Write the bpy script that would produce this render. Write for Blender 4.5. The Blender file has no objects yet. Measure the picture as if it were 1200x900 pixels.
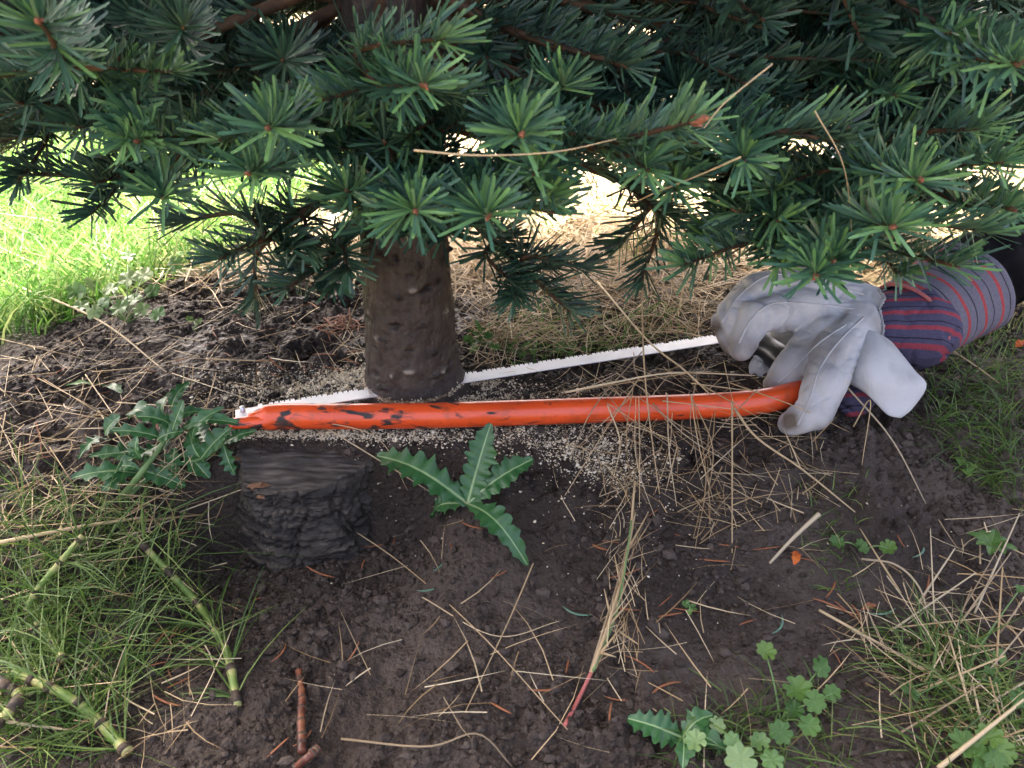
import bpy, math, random
import numpy as np
from mathutils import Vector

# ------------------------------------------------------------------ camera, sky, sun, exposure
scene = bpy.context.scene
C = bpy.data.collections.new('Scene'); scene.collection.children.link(C)
FPX = 942.0
CAM = np.array([0.0, 0.0, 0.46]); PITCH = math.radians(30)
cd = bpy.data.cameras.new('camera'); cam = bpy.data.objects.new('camera', cd); C.objects.link(cam)
cd.sensor_width = 36; cd.lens = FPX/1200*36; cd.clip_start = 0.02; cd.clip_end = 500
cam.location = CAM; cam.rotation_euler = (math.pi/2-PITCH, 0, 0)
scene.camera = cam
cd.dof.use_dof = True; cd.dof.focus_distance = 0.86; cd.dof.aperture_fstop = 14.0

SUN_EL = math.radians(52); SUN_AZ = math.radians(-32)      # azimuth measured from +Y towards +X
w = bpy.data.worlds.new('World'); scene.world = w; w.use_nodes = True
wn = w.node_tree.nodes; wl = w.node_tree.links
sky = wn.new('ShaderNodeTexSky'); sky.sky_type = 'NISHITA'; sky.sun_disc = False
sky.sun_elevation = SUN_EL; sky.sun_rotation = SUN_AZ; sky.air_density = 0.35; sky.dust_density = 10.0; sky.ozone_density = 0.0
wl.new(sky.outputs[0], wn['Background'].inputs[0]); wn['Background'].inputs[1].default_value = 0.15
sd = bpy.data.lights.new('sun', 'SUN'); sun = bpy.data.objects.new('sun', sd); C.objects.link(sun)
sd.energy = 2.1; sd.angle = math.radians(5); sd.color = (1.0, 0.965, 0.91)
sdir = Vector((math.sin(SUN_AZ)*math.cos(SUN_EL), math.cos(SUN_AZ)*math.cos(SUN_EL), math.sin(SUN_EL)))
sun.rotation_euler = sdir.to_track_quat('Z', 'Y').to_euler(); sun.location = sdir*20
scene.view_settings.view_transform = 'Standard'; scene.view_settings.look = 'None'
scene.view_settings.gamma = 1; scene.view_settings.exposure = 3.6
scene.render.engine = 'CYCLES'
scene.cycles.max_bounces = 4; scene.cycles.transmission_bounces = 2; scene.cycles.diffuse_bounces = 2; scene.cycles.glossy_bounces = 2

rng = np.random.default_rng(7); random.seed(7)

# ------------------------------------------------------------------ pixel rays
FW = np.array([0, math.cos(PITCH), -math.sin(PITCH)]); UP = np.array([0, math.sin(PITCH), math.cos(PITCH)]); RT = np.array([1.0, 0, 0])
def ray(px, py):
    px = np.asarray(px, float); py = np.asarray(py, float)
    return FW + np.multiply.outer((px-600)/FPX, RT) + np.multiply.outer((450-py)/FPX, UP)
def W(px, py, t): return CAM + ray(px, py)*t          # a point at depth t along the ray
def onz(px, py, z):
    d = ray(px, py); return CAM + d*((z-CAM[2])/d[2])

# ------------------------------------------------------------------ noise
_P = np.random.default_rng(3).permutation(256); _P = np.concatenate([_P, _P, _P])
_G = np.stack([np.cos(np.arange(256)*2*math.pi/256*37), np.sin(np.arange(256)*2*math.pi/256*37)], 1)
def perlin(x, y):
    xi = np.floor(x).astype(int); yi = np.floor(y).astype(int); xf = x-xi; yf = y-yi
    u = xf*xf*xf*(xf*(xf*6-15)+10); v = yf*yf*yf*(yf*(yf*6-15)+10)
    def g(i, j, a, b):
        h = _P[_P[i & 255]+(j & 255)]; return _G[h, 0]*a+_G[h, 1]*b
    n00 = g(xi, yi, xf, yf); n10 = g(xi+1, yi, xf-1, yf); n01 = g(xi, yi+1, xf, yf-1); n11 = g(xi+1, yi+1, xf-1, yf-1)
    return (n00*(1-u)+n10*u)*(1-v)+(n01*(1-u)+n11*u)*v
def fbm(x, y, o=4):
    s = 0; a = 1
    for k in range(o): s = s+a*perlin(x*2**k+17*k, y*2**k+5*k); a *= .5
    return s
def worley(x, y):
    xi = np.floor(x).astype(int); yi = np.floor(y).astype(int); best = np.full(np.shape(x), 9.0)
    for i in (-1, 0, 1):
        for j in (-1, 0, 1):
            h = _P[_P[(xi+i) & 255]+((yi+j) & 255)]; h2 = _P[h+71]
            dx = xi+i+h/256-x; dy = yi+j+h2/256-y
            best = np.minimum(best, dx*dx+dy*dy)
    return np.sqrt(best)
def sstep(a, b, x):
    t = np.clip((x-a)/(b-a), 0, 1); return t*t*(3-2*t)

# ------------------------------------------------------------------ ground height
def H(x, y):
    x = np.asarray(x, float); y = np.asarray(y, float)
    z = -0.075*(1-sstep(0.46, 0.72, y))
    z = z+0.012*np.exp(-((x+.12)**2/.05+(y-.78)**2/.012))                     # mound round the trunk
    z = z*1.0
    z = z+0.007*np.exp(-((x+.215)**2/.008+(y-.705)**2/.0008))                  # soil heaped on the back of the stump
    pit = sstep(-.37, -.29, x)*sstep(-.03, -.11, x)*sstep(.668, .632, y)                  # hollow dug before the stump
    z = z+pit*(-.108+.12*np.clip(.60-y, 0, .25)-z)
    z = z-.016*np.exp(-((x+.207)**2/.004+(y-.665)**2/.0010))
    near = 1-sstep(1.0, 2.2, np.hypot(x, y-.6))
    z = z+0.018*fbm(x*2.2+3, y*2.2, 3)
    rough = sstep(-.25, .35, fbm(x*5+9, y*5+2, 3))*0.65+.35
    rough = rough*(1-.75*np.exp(-((x-.33)**2/.02+(y-.5)**2/.012)))            # smoother trodden patch
    w1 = worley(x*24+.4*fbm(x*40, y*40, 2), y*24+.4*fbm(x*40+7, y*40, 2)); w2 = worley(x*55+4+.4*perlin(x*90, y*90), y*55+.4*perlin(x*90+5, y*90)); w3 = worley(x*115+4, y*115)
    z = z+(1-.7*np.exp(-((x+.207)**2/.006+(y-.67)**2/.0012)))*near*rough*(0.014*fbm(x*16, y*16, 4)+0.019*(0.42-w1)+0.0125*(0.42-w2)+0.0060*(.42-w3)+.0022*perlin(x*210, y*210))
    return z
GX = np.arange(-2.0, 2.0, .004); GY = np.arange(.1, 3.0, .004)
HG = H(*np.meshgrid(GX, GY, indexing='ij'))
def hgt(x, y):
    x = np.asarray(x, float); y = np.asarray(y, float)
    fx = np.clip((x+2.0)/.004, 0, len(GX)-1.001); fy = np.clip((y-.1)/.004, 0, len(GY)-1.001)
    i = fx.astype(int); j = fy.astype(int); a = fx-i; b = fy-j
    return (HG[i, j]*(1-a)+HG[i+1, j]*a)*(1-b)+(HG[i, j+1]*(1-a)+HG[i+1, j+1]*a)*b
def hitv(px, py, h=0.0):
    d = ray(px, py); lo = np.full(d.shape[:-1], .3); hi = np.full(d.shape[:-1], 9.0); done = np.zeros(d.shape[:-1], bool)
    t = lo.copy()
    for k in range(160):
        p = CAM+d*t[..., None]; below = (p[..., 2] < hgt(p[..., 0], p[..., 1])+h) & ~done
        hi = np.where(below, t, hi); done |= below
        lo = np.where(done, lo, t); t = np.where(done, t, t*1.022)
    for k in range(12):
        m = (lo+hi)/2; p = CAM+d*m[..., None]; b = p[..., 2] < hgt(p[..., 0], p[..., 1])+h
        hi = np.where(b, m, hi); lo = np.where(b, lo, m)
    return CAM+d*hi[..., None]
def hit(px, py, h=0.0): return hitv(np.array([px], float), np.array([py], float), h)[0]

# ------------------------------------------------------------------ mesh helpers
def nrm(a): return a/np.maximum(np.linalg.norm(a, axis=-1, keepdims=True), 1e-9)
def mesh_np(name, V, F, attrs=None, smooth=True):
    V = np.asarray(V, np.float32); F = np.asarray(F, np.int32); k = F.shape[1]
    m = bpy.data.meshes.new(name); m.vertices.add(len(V)); m.vertices.foreach_set('co', V.ravel())
    m.loops.add(F.size); m.loops.foreach_set('vertex_index', F.ravel())
    m.polygons.add(len(F)); m.polygons.foreach_set('loop_start', np.arange(0, F.size, k, dtype=np.int32))
    m.polygons.foreach_set('use_smooth', np.full(len(F), smooth, bool))
    m.update(calc_edges=True)
    for n, a in (attrs or {}).items():
        at = m.attributes.new(n, 'FLOAT', 'POINT'); at.data.foreach_set('value', np.asarray(a, np.float32))
    return m
def link(name, me, mat=None, parent=None):
    o = bpy.data.objects.new(name, me); C.objects.link(o)
    if mat is not None and me is not None:
        if len(me.materials) == 0: me.materials.append(mat)
    if parent is not None: o.parent = parent
    return o
def tag(o, label=None, cat=None, group=None, kind=None):
    if label: o['label'] = label
    if cat: o['category'] = cat
    if group: o['group'] = group
    if kind: o['kind'] = kind
    return o
def empty(name, loc=(0, 0, 0)):
    o = bpy.data.objects.new(name, None); C.objects.link(o); o.location = loc; o.empty_display_size = .05; return o
def pchild(o, parent):
    """parent keeping the child's world coordinates"""
    o.parent = parent; o.matrix_parent_inverse = __import__('mathutils').Matrix.Translation(parent.location).inverted(); return o
class MB:
    """collects quads / vertices / per-vertex attributes"""
    def __init__(s): s.V = []; s.F = []; s.A = {}; s.n = 0
    def add(s, V, F, **A):
        V = np.asarray(V, float); F = np.asarray(F, int)
        if F.shape[1] == 3: F = np.concatenate([F, F[:, :1]*0-1], 1)
        s.V.append(V); s.F.append(np.where(F >= 0, F+s.n, -1)); s.n += len(V)
        for k in set(list(A)+list(s.A)):
            s.A.setdefault(k, [np.zeros(s.n-len(V))] if s.n-len(V) else [])
            s.A[k].append(np.broadcast_to(np.asarray(A.get(k, 0.0), float), (len(V),)))
        return s
    def mesh(s, name, smooth=True):
        V = np.concatenate(s.V); F = np.concatenate(s.F)
        at = {k: np.concatenate(v) for k, v in s.A.items()}
        if (F[:, 3] >= 0).all(): return mesh_np(name, V, F, at, smooth)
        m = bpy.data.meshes.new(name)
        m.from_pydata(V.tolist(), [], [[i for i in f if i >= 0] for f in F.tolist()])
        m.polygons.foreach_set('use_smooth', np.full(len(m.polygons), smooth, bool))
        for n, a in at.items():
            x = m.attributes.new(n, 'FLOAT', 'POINT'); x.data.foreach_set('value', a.astype(np.float32))
        m.update(); return m
    def build(s, name, mat, parent=None, smooth=True):
        o = link(name, s.mesh(name, smooth), mat)
        if parent is not None: pchild(o, parent)
        return o
def crom(P, n):
    P = np.asarray(P, float)
    if len(P) == 2: return P[0]+(P[1]-P[0])*np.linspace(0, 1, n)[:, None]
    Q = np.concatenate([[2*P[0]-P[1]], P, [2*P[-1]-P[-2]]]); m = len(P)-1
    u = np.linspace(0, m-1e-9, n); i = u.astype(int); t = (u-i)[:, None]
    a, b, c, d = Q[i], Q[i+1], Q[i+2], Q[i+3]
    return .5*(2*b+(c-a)*t+(2*a-5*b+4*c-d)*t*t+(3*b-a-3*c+d)*t**3)
def frames(P, up=(0, 0, 1)):
    T = nrm(np.gradient(P, axis=0)); up = np.asarray(up, float)
    V = np.cross(T, up); bad = np.linalg.norm(V, axis=1) < .05; V[bad] = np.cross(T[bad], [1, .2, 0]); V = nrm(V)
    for k in range(1, len(V)):
        if np.dot(V[k], V[k-1]) < 0: V[k] = -V[k]
    U = np.cross(V, T); return T, U, V
def tube(P, R, ns=8, cap=True, up=(0, 0, 1), flat=1.0):
    P = np.asarray(P, float); n = len(P); R = np.broadcast_to(np.asarray(R, float), (n,))
    T, U, V = frames(P, up); a = np.arange(ns)*2*math.pi/ns
    X = P[:, None]+R[:, None, None]*(np.cos(a)[None, :, None]*V[:, None]+flat*np.sin(a)[None, :, None]*U[:, None])
    X = X.reshape(-1, 3); i = np.arange(n-1)[:, None]*ns; j = np.arange(ns)[None]; j2 = (j+1) % ns
    F = np.stack([i+j, i+j2, i+ns+j2, i+ns+j], -1).reshape(-1, 4)
    if cap:
        X = np.concatenate([X, P[:1]-T[:1]*R[0]*.3, P[-1:]+T[-1:]*R[-1]*.3]); k = n*ns; jj = np.arange(ns); z = -np.ones(ns, int)
        F = np.concatenate([F, np.stack([(jj+1) % ns, jj, np.full(ns, k), z], 1), np.stack([(n-1)*ns+jj, (n-1)*ns+(jj+1) % ns, np.full(ns, k+1), z], 1)])
    return X, F
def ringpar(n, ns, cap=True):
    s = np.repeat(np.linspace(0, 1, n), ns); return np.concatenate([s, [0, 1]]) if cap else s
def blades(root, d, L, wd, bend, ref=None, segs=3, prof=None):
    """flat tapering strips, vectorised over n blades"""
    n = len(root); s = np.linspace(0, 1, segs+1); L = np.broadcast_to(L, (n,)); wd = np.broadcast_to(wd, (n,))
    prof = np.array([1, .95, .7, .06] if (segs == 3 and prof is None) else (prof if prof is not None else np.linspace(1, .1, segs+1)))
    C_ = root[:, None]+L[:, None, None]*(d[:, None]*s[None, :, None]+bend[:, None]*(s**2)[None, :, None])
    if ref is None: ref = nrm(rng.normal(size=(n, 3)))
    S = nrm(np.cross(d, ref))
    off = S[:, None]*(wd[:, None]*prof[None])[..., None]*.5
    X = np.stack([C_-off, C_+off], 2).reshape(-1, 3)
    b = np.arange(n)[:, None]*(segs+1)*2+np.arange(segs)[None]*2
    F = np.stack([b, b+1, b+3, b+2], -1).reshape(-1, 4)
    return X, F, np.repeat(rng.random(n), (segs+1)*2), np.tile(np.repeat(s, 2), n)
ICO = None
def ico(sub):
    import bmesh
    b = bmesh.new(); bmesh.ops.create_icosphere(b, subdivisions=sub, radius=1)
    V = np.array([v.co for v in b.verts]); F = np.array([[v.index for v in f.verts] for f in b.faces]); b.free(); return V, F
def lumps(pos, size, sub, jit=.28, squash=.75):
    V, F = ico(sub); n = len(pos)
    S = 1+rng.uniform(-jit, jit, (n, len(V), 1)); A = rng.uniform(.65, 1.25, (n, 1, 3)); A[..., 2] *= squash
    X = (V[None]*S*A*np.broadcast_to(size, (n,))[:, None, None]+pos[:, None]).reshape(-1, 3)
    G = (F[None]+(np.arange(n)*len(V))[:, None, None]).reshape(-1, 3)
    return X, G, np.repeat(rng.random(n), len(V))

# ------------------------------------------------------------------ materials
def mat(name, cols, rough=.7, scale=30, attr=None, bump=0, bscale=200, spec=.4, trans=0, metal=0, detail=5, stretch=None, distort=0, coat=0):
    """principled; colour ramp driven by object-space noise (and by a per-vertex attribute when given)"""
    m = bpy.data.materials.new(name); m.use_nodes = True; N = m.node_tree.nodes; L = m.node_tree.links
    b = N['Principled BSDF']; out = N['Material Output']
    b.inputs['Roughness'].default_value = rough; b.inputs['Specular IOR Level'].default_value = spec; b.inputs['Metallic'].default_value = metal
    b.inputs['Coat Weight'].default_value = coat
    tc = N.new('ShaderNodeTexCoord'); src = tc.outputs['Object']
    if stretch:
        mp = N.new('ShaderNodeMapping'); mp.inputs['Scale'].default_value = stretch; L.new(src, mp.inputs[0]); src = mp.outputs[0]
    nz = N.new('ShaderNodeTexNoise'); nz.inputs['Scale'].default_value = scale; nz.inputs['Detail'].default_value = detail; nz.inputs['Distortion'].default_value = distort
    L.new(src, nz.inputs['Vector'])
    cr = N.new('ShaderNodeValToRGB'); e = cr.color_ramp.elements
    pos = np.linspace(.28, .72, len(cols)) if not attr else np.linspace(0, 1, len(cols))
    while len(e) < len(cols): e.new(.5)
    for k, c in enumerate(cols): e[k].position = pos[k]; e[k].color = (*c, 1)
    if attr:
        a = N.new('ShaderNodeAttribute'); a.attribute_name = attr
        ad = N.new('ShaderNodeMath'); ad.operation = 'MULTIPLY_ADD'; L.new(nz.outputs[0], ad.inputs[0]); ad.inputs[1].default_value = .5; 
        sb = N.new('ShaderNodeMath'); sb.operation = 'SUBTRACT'; L.new(a.outputs['Fac'], sb.inputs[0]); sb.inputs[1].default_value = .25
        L.new(sb.outputs[0], ad.inputs[2]); L.new(ad.outputs[0], cr.inputs[0])
    else: L.new(nz.outputs[0], cr.inputs[0])
    L.new(cr.outputs[0], b.inputs['Base Color'])
    if bump:
        n2 = N.new('ShaderNodeTexNoise'); n2.inputs['Scale'].default_value = bscale; n2.inputs['Detail'].default_value = 6; L.new(src, n2.inputs['Vector'])
        bp = N.new('ShaderNodeBump'); bp.inputs['Strength'].default_value = bump; bp.inputs['Distance'].default_value = .002
        L.new(n2.outputs[0], bp.inputs['Height']); L.new(bp.outputs[0], b.inputs['Normal'])
    if trans:
        tb = N.new('ShaderNodeBsdfTranslucent'); L.new(cr.outputs[0], tb.inputs[0])
        mx = N.new('ShaderNodeMixShader'); mx.inputs[0].default_value = trans
        L.new(b.outputs[0], mx.inputs[1]); L.new(tb.outputs[0], mx.inputs[2]); L.new(mx.outputs[0], out.inputs[0])
    m['ramp'] = 1
    return m
M = {}
M['needle'] = mat('needle', [(.010, .031, .022), (.024, .068, .044), (.060, .140, .075)], rough=.40, attr='rnd', scale=9, spec=.5)  # older growth; darkened further to paint in shade deep in the foliage
M['needle_new'] = mat('needle_new', [(.022, .066, .044), (.056, .150, .088), (.15, .310, .095)], rough=.38, attr='rnd', scale=9, spec=.55)
def pale_back(m, col, f):
    N = m.node_tree.nodes; L = m.node_tree.links; b = N['Principled BSDF']; src = b.inputs['Base Color'].links[0].from_socket
    g = N.new('ShaderNodeNewGeometry'); mu = N.new('ShaderNodeMath'); mu.operation = 'MULTIPLY'; mu.inputs[1].default_value = f; L.new(g.outputs['Backfacing'], mu.inputs[0])
    mx = N.new('ShaderNodeMixRGB'); L.new(mu.outputs[0], mx.inputs[0]); L.new(src, mx.inputs[1]); mx.inputs[2].default_value = (*col, 1); L.new(mx.outputs[0], b.inputs['Base Color'])
pale_back(M['needle'], (.085, .15, .11), .45); pale_back(M['needle_new'], (.13, .22, .16), .5)      # white bands underneath; this paler tint also paints in sky sheen
M['twig'] = mat('twig', [(.03, .018, .011), (.075, .04, .02), (.13, .075, .035)], rough=.75, scale=60, bump=.4)
M['bud'] = mat('bud', [(.20, .065, .035), (.36, .15, .09)], rough=.55, scale=400, bump=.5, bscale=500)
M['grass'] = mat('grass', [(.045, .13, .02), (.085, .21, .032), (.15, .29, .055), (.34, .38, .15)], rough=.5, attr='rnd', scale=3, trans=.4)
M['grass_dark'] = mat('grass_dark', [(.04, .085, .015), (.085, .165, .028), (.19, .25, .06)], rough=.5, attr='rnd', scale=5, trans=.3)
M['straw'] = mat('straw', [(.22, .14, .065), (.40, .28, .14), (.55, .42, .24), (.62, .52, .34)], rough=.6, attr='rnd', scale=4, trans=.2)
M['straw_grey'] = mat('straw_grey', [(.16, .11, .06), (.33, .25, .15), (.5, .42, .28)], rough=.65, attr='rnd', scale=4, trans=.15)
M['rust'] = mat('rust', [(.13, .050, .022), (.24, .088, .034), (.24, .12, .065)], rough=.6, attr='rnd', scale=20)
M['sawdust'] = mat('sawdust', [(.50, .40, .24), (.70, .60, .42), (.80, .73, .57)], rough=.8, attr='rnd', scale=60)
M['clod'] = mat('clod', [(.026, .0185, .0135), (.046, .034, .026), (.078, .060, .048)], rough=.75, attr='rnd', scale=60, bump=.8, bscale=700, spec=.25)
M['thistle'] = mat('thistle', [(.022, .075, .024), (.035, .115, .032), (.06, .16, .045), (.26, .36, .16)], rough=.38, attr='rib', scale=25, spec=.5, trans=.15, bump=.2, bscale=150)
M['weed'] = mat('weed', [(.045, .11, .022), (.075, .16, .03), (.13, .22, .045)], rough=.5, attr='rnd', scale=30, trans=.25)
M['weed_pale'] = mat('weed_pale', [(.10, .20, .06), (.16, .27, .09), (.30, .38, .17)], rough=.4, attr='rnd', scale=30, trans=.3)
M['horsetail'] = mat('horsetail', [(.05, .035, .018), (.20, .15, .06), (.30, .29, .10), (.17, .23, .05), (.11, .18, .035)], rough=.5, attr='hn', scale=160)
M['horse_dark'] = mat('horse_dark', [(.010, .008, .007), (.045, .028, .018), (.10, .075, .04)], rough=.7, scale=260)
M['horse_red'] = mat('horse_red', [(.035, .014, .010), (.12, .038, .020), (.24, .10, .045)], rough=.45, scale=90)
M['pinkstem'] = mat('pinkstem', [(.28, .07, .06), (.42, .13, .10)], rough=.5, scale=60)
M['leaf_red'] = mat('leaf_red', [(.5, .06, .02), (.55, .18, .03)], rough=.5, scale=80, trans=.2)
M['stone'] = mat('stone', [(.18, .15, .14), (.30, .27, .26)], rough=.7, scale=50)

def ground_mat():
    m = bpy.data.materials.new('soil'); m.use_nodes = True; N = m.node_tree.nodes; L = m.node_tree.links; b = N['Principled BSDF']
    b.inputs['Roughness'].default_value = .8; b.inputs['Specular IOR Level'].default_value = .3
    geo = N.new('ShaderNodeNewGeometry')
    def noise(sc, det=6):
        n = N.new('ShaderNodeTexNoise'); n.inputs['Scale'].default_value = sc; n.inputs['Detail'].default_value = det; L.new(geo.outputs['Position'], n.inputs['Vector']); return n.outputs[0]
    def ramp(src, cols, p):
        r = N.new('ShaderNodeValToRGB'); e = r.color_ramp.elements
        while len(e) < len(cols): e.new(.5)
        for k, c in enumerate(cols): e[k].position = p[k]; e[k].color = (*c, 1)
        L.new(src, r.inputs[0]); return r.outputs[0]
    soil = ramp(noise(7, 9), [(.022, .015, .0105), (.046, .033, .0245), (.098, .076, .060)], [.3, .52, .76])
    speck = ramp(noise(420, 2), [(0, 0, 0), (0, 0, 0), (1, 1, 1)], [0, .69, .76])
    mx = N.new('ShaderNodeMixRGB'); L.new(speck, mx.inputs[0]); L.new(soil, mx.inputs[1]); mx.inputs[2].default_value = (.13, .10, .08, 1)
    far = ramp(noise(1.3, 6), [(.10, .12, .04), (.30, .22, .11), (.42, .33, .19)], [.35, .48, .7])
    lawn = ramp(noise(6, 5), [(.05, .09, .02), (.10, .17, .03), (.16, .2, .06)], [.3, .5, .7])
    at = N.new('ShaderNodeAttribute'); at.attribute_name = 'straw'; al = N.new('ShaderNodeAttribute'); al.attribute_name = 'lawn'
    m2 = N.new('ShaderNodeMixRGB'); L.new(at.outputs['Fac'], m2.inputs[0]); L.new(mx.outputs[0], m2.inputs[1]); L.new(far, m2.inputs[2])
    m3 = N.new('ShaderNodeMixRGB'); L.new(al.outputs['Fac'], m3.inputs[0]); L.new(m2.outputs[0], m3.inputs[1]); L.new(lawn, m3.inputs[2])
    L.new(m3.outputs[0], b.inputs['Base Color'])
    n1 = noise(190, 10); bp = N.new('ShaderNodeBump'); bp.inputs['Strength'].default_value = 1.0; bp.inputs['Distance'].default_value = .009
    L.new(n1, bp.inputs['Height']); L.new(bp.outputs[0], b.inputs['Normal'])
    rr = N.new('ShaderNodeMapRange'); L.new(noise(12, 4), rr.inputs[0]); rr.inputs[1].default_value = .35; rr.inputs[2].default_value = .65; rr.inputs[3].default_value = .42; rr.inputs[4].default_value = .85
    L.new(rr.outputs[0], b.inputs['Roughness'])
    return m

# ------------------------------------------------------------------ ground: one sheet, fine near the tree, coarse to the horizon
def axis(a, b, st, lo, hi, gr):
    c = list(np.arange(a, b, st)); s = st; x = a; L = []
    while x > lo: s *= gr; x -= s; L.append(x)
    s = st; x = c[-1]; R = []
    while x < hi: s *= gr; x += s; R.append(x)
    return np.array(L[::-1]+c+R)
def lawn_mask(x, y):
    e = fbm(x*4+1, y*4+8, 3)*.08
    edge = np.where(y < 1.28, -.375-(1.28-y)*.72, -.375+(y-1.28)*.12)
    return sstep(.05, -.05, x-edge+e)*sstep(.84, .95, y+e)*sstep(2.5, 1.9, y+e*3)
def straw_mask(x, y):
    e = fbm(x*3+4, y*3+1, 3)*.1
    return np.maximum(sstep(1.0, 1.3, y+e-.1*sstep(0, .5, x)*0+.10*sstep(.1, .5, x)), sstep(1.5, 2.5, np.hypot(x, y-.5)))
ax = axis(-.64, .68, .0026, -90, 90, 1.065); ay = axis(.26, 1.08, .0026, -60, 160, 1.06)
X, Y = np.meshgrid(ax, ay, indexing='ij'); Z = H(X, Y)
nx, ny = X.shape; idx = np.arange(nx*ny).reshape(nx, ny)
F = np.stack([idx[:-1, :-1], idx[1:, :-1], idx[1:, 1:], idx[:-1, 1:]], -1).reshape(-1, 4)
gm = mesh_np('ground', np.stack([X, Y, Z], -1).reshape(-1, 3), F, {'lawn': lawn_mask(X, Y).ravel(), 'straw': straw_mask(X, Y).ravel()})
M['soil'] = ground_mat()
tag(link('ground', gm, M['soil']), 'dark crumbly soil turning to lawn and straw behind', kind='structure')

def scatter_px(n, poly, h=0):
    """random ground points inside a photo polygon"""
    P = np.array(poly, float); out = []
    lo = P.min(0); hi = P.max(0); pts = rng.uniform(lo, hi, (n*4, 2)); ins = np.zeros(len(pts), bool)
    for k in range(len(P)):
        a = P[k]; b = P[k-1]
        c = ((a[1] > pts[:, 1]) != (b[1] > pts[:, 1])) & (pts[:, 0] < (b[0]-a[0])*(pts[:, 1]-a[1])/(b[1]-a[1]+1e-9)+a[0]); ins ^= c
    pts = pts[ins][:n]
    return hitv(pts[:, 0], pts[:, 1], h)

# soil crumbs and clods (too many to count)
mb = MB()
n = 46000; x = rng.uniform(-.6, .7, n); y = rng.uniform(.26, 1.1, n); k = (fbm(x*6+2, y*6, 3)+rng.normal(0, .3, n)) > -.15
x, y = x[k], y[k]; s = np.minimum(rng.lognormal(math.log(.0018), .5, len(x)), .006); p = np.stack([x, y, hgt(x, y)+s*.25], 1)
V, F, r = lumps(p, s, 1, .4); mb.add(V, F, rnd=r)
n = 900; x = rng.uniform(-.5, .6, n); y = rng.uniform(.26, 1.0, n); k = (fbm(x*6+2, y*6, 3)+rng.normal(0, .3, n)) > .1
x, y = x[k], y[k]; s = rng.lognormal(math.log(.0042), .35, len(x)); p = np.stack([x, y, hgt(x, y)-s*.25], 1)
V, F, r = lumps(p, s, 2, .30); mb.add(V, F, rnd=r)
tag(mb.build('soil_crumbs', M['clod'], smooth=False), 'crumbs and clods of dark soil strewn over the ground', 'soil', kind='stuff')

# ------------------------------------------------------------------ fir tree
TX, TY = -.107, .759
tree = empty('fir_tree', (TX, TY, 0)); tag(tree, 'young fir tree with blue green needles being sawn off at its base', 'fir tree')
KZ = .030
BL = onz(300, 481, KZ); BR = onz(838, 398, KZ); bdir = nrm(BR-BL); bn = np.array([-bdir[1], bdir[0], 0])   # bn: away from the camera
def trunk_r(z): return .0465+.0085*np.exp(-np.maximum(z-.0, 0)/.05)+.012*np.exp(-np.maximum(z+.02, 0)/.02)-.0235*np.clip(z, 0, 2)
def make_trunk():
    zs = np.concatenate([np.linspace(-.045, KZ-.0011, 18), [KZ-.0009, KZ+.0009], np.linspace(KZ+.0011, .30, 210), np.linspace(.303, .5, 40), np.linspace(.53, 1.75, 25)])
    ns = 180; a = np.arange(ns)*2*math.pi/ns; A, ZZ = np.meshgrid(a, zs); BLI = np.zeros_like(A)+.45+.25*fbm(A*5, ZZ*30, 4)
    R = trunk_r(ZZ)*(1+.02*np.sin(2*A+1)+.012*np.sin(3*A+ZZ*9))+.0016*fbm(A*4, ZZ*70, 4)+.0009*fbm(A*20, ZZ*40, 2)
    for k in range(150):
        a0 = rng.uniform(0, 6.28); z0 = rng.uniform(.04, .32); da = (A-a0+math.pi) % (2*math.pi)-math.pi
        g = np.exp(-(da/rng.uniform(.04, .14))**2-((ZZ-z0)/rng.uniform(.0014, .0036))**2); am = rng.choice([-1, 1])*rng.uniform(.0015, .0048); R = R+am*g; BLI = BLI+g*(.75 if am > 0 and k % 3 else -.55)
    R = R+(.0030+.010*sstep(KZ, -.01, ZZ))*(ZZ < KZ)+.004*np.exp(-np.maximum(ZZ-KZ, 0)/.006)*(ZZ > KZ)*np.maximum(0, np.cos(A-.2))+.0035*(ZZ < KZ)*fbm(A*6, ZZ*40, 2)
    x = TX+R*np.cos(A); y = TY+R*np.sin(A)
    V = np.stack([x, y, ZZ], -1); j = np.arange(ns)[None]; j2 = (j+1) % ns
    def quads(n): 
        i = np.arange(n-1)[:, None]*ns; return np.stack([i+j, i+j2, i+ns+j2, i+ns+j], -1).reshape(-1, 4)
    bl = np.clip(BLI, 0, 1); mb = MB(); k = 18
    mb.add(V[:k].reshape(-1, 3), quads(k), bl=bl[:k].ravel()); mb.add(V[k+2:].reshape(-1, 3), quads(len(zs)-k-2), bl=bl[k+2:].ravel()); mb.build('trunk', M['bark'], tree)
    # the saw slot: edge rings joined to the wood left uncut behind the blade
    def cut(v):
        s_ = (v[:, 0]-BL[0])*bn[0]+(v[:, 1]-BL[1])*bn[1]-.012; s_ = np.minimum(s_, 0)[:, None]; return v-s_*bn[None]
    R4 = np.stack([V[k-1], cut(V[k-1]), cut(V[k+2]), V[k+2]]); MB().add(R4.reshape(-1, 3), quads(4)).build('saw_cut', M['sapwood'], tree, False)
def bark_mat():
    m = mat('bark', [(.012, .0085, .0065), (.036, .027, .021), (.068, .053, .042), (.22, .195, .16)], rough=.55, scale=70, bump=.9, bscale=260, stretch=(1, 1, .8), spec=.3, attr='bl')
    return m
M['bark'] = bark_mat()
M['sapwood'] = mat('sapwood', [(.20, .13, .07), (.34, .24, .14)], rough=.8, scale=90)
make_trunk()

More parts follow.
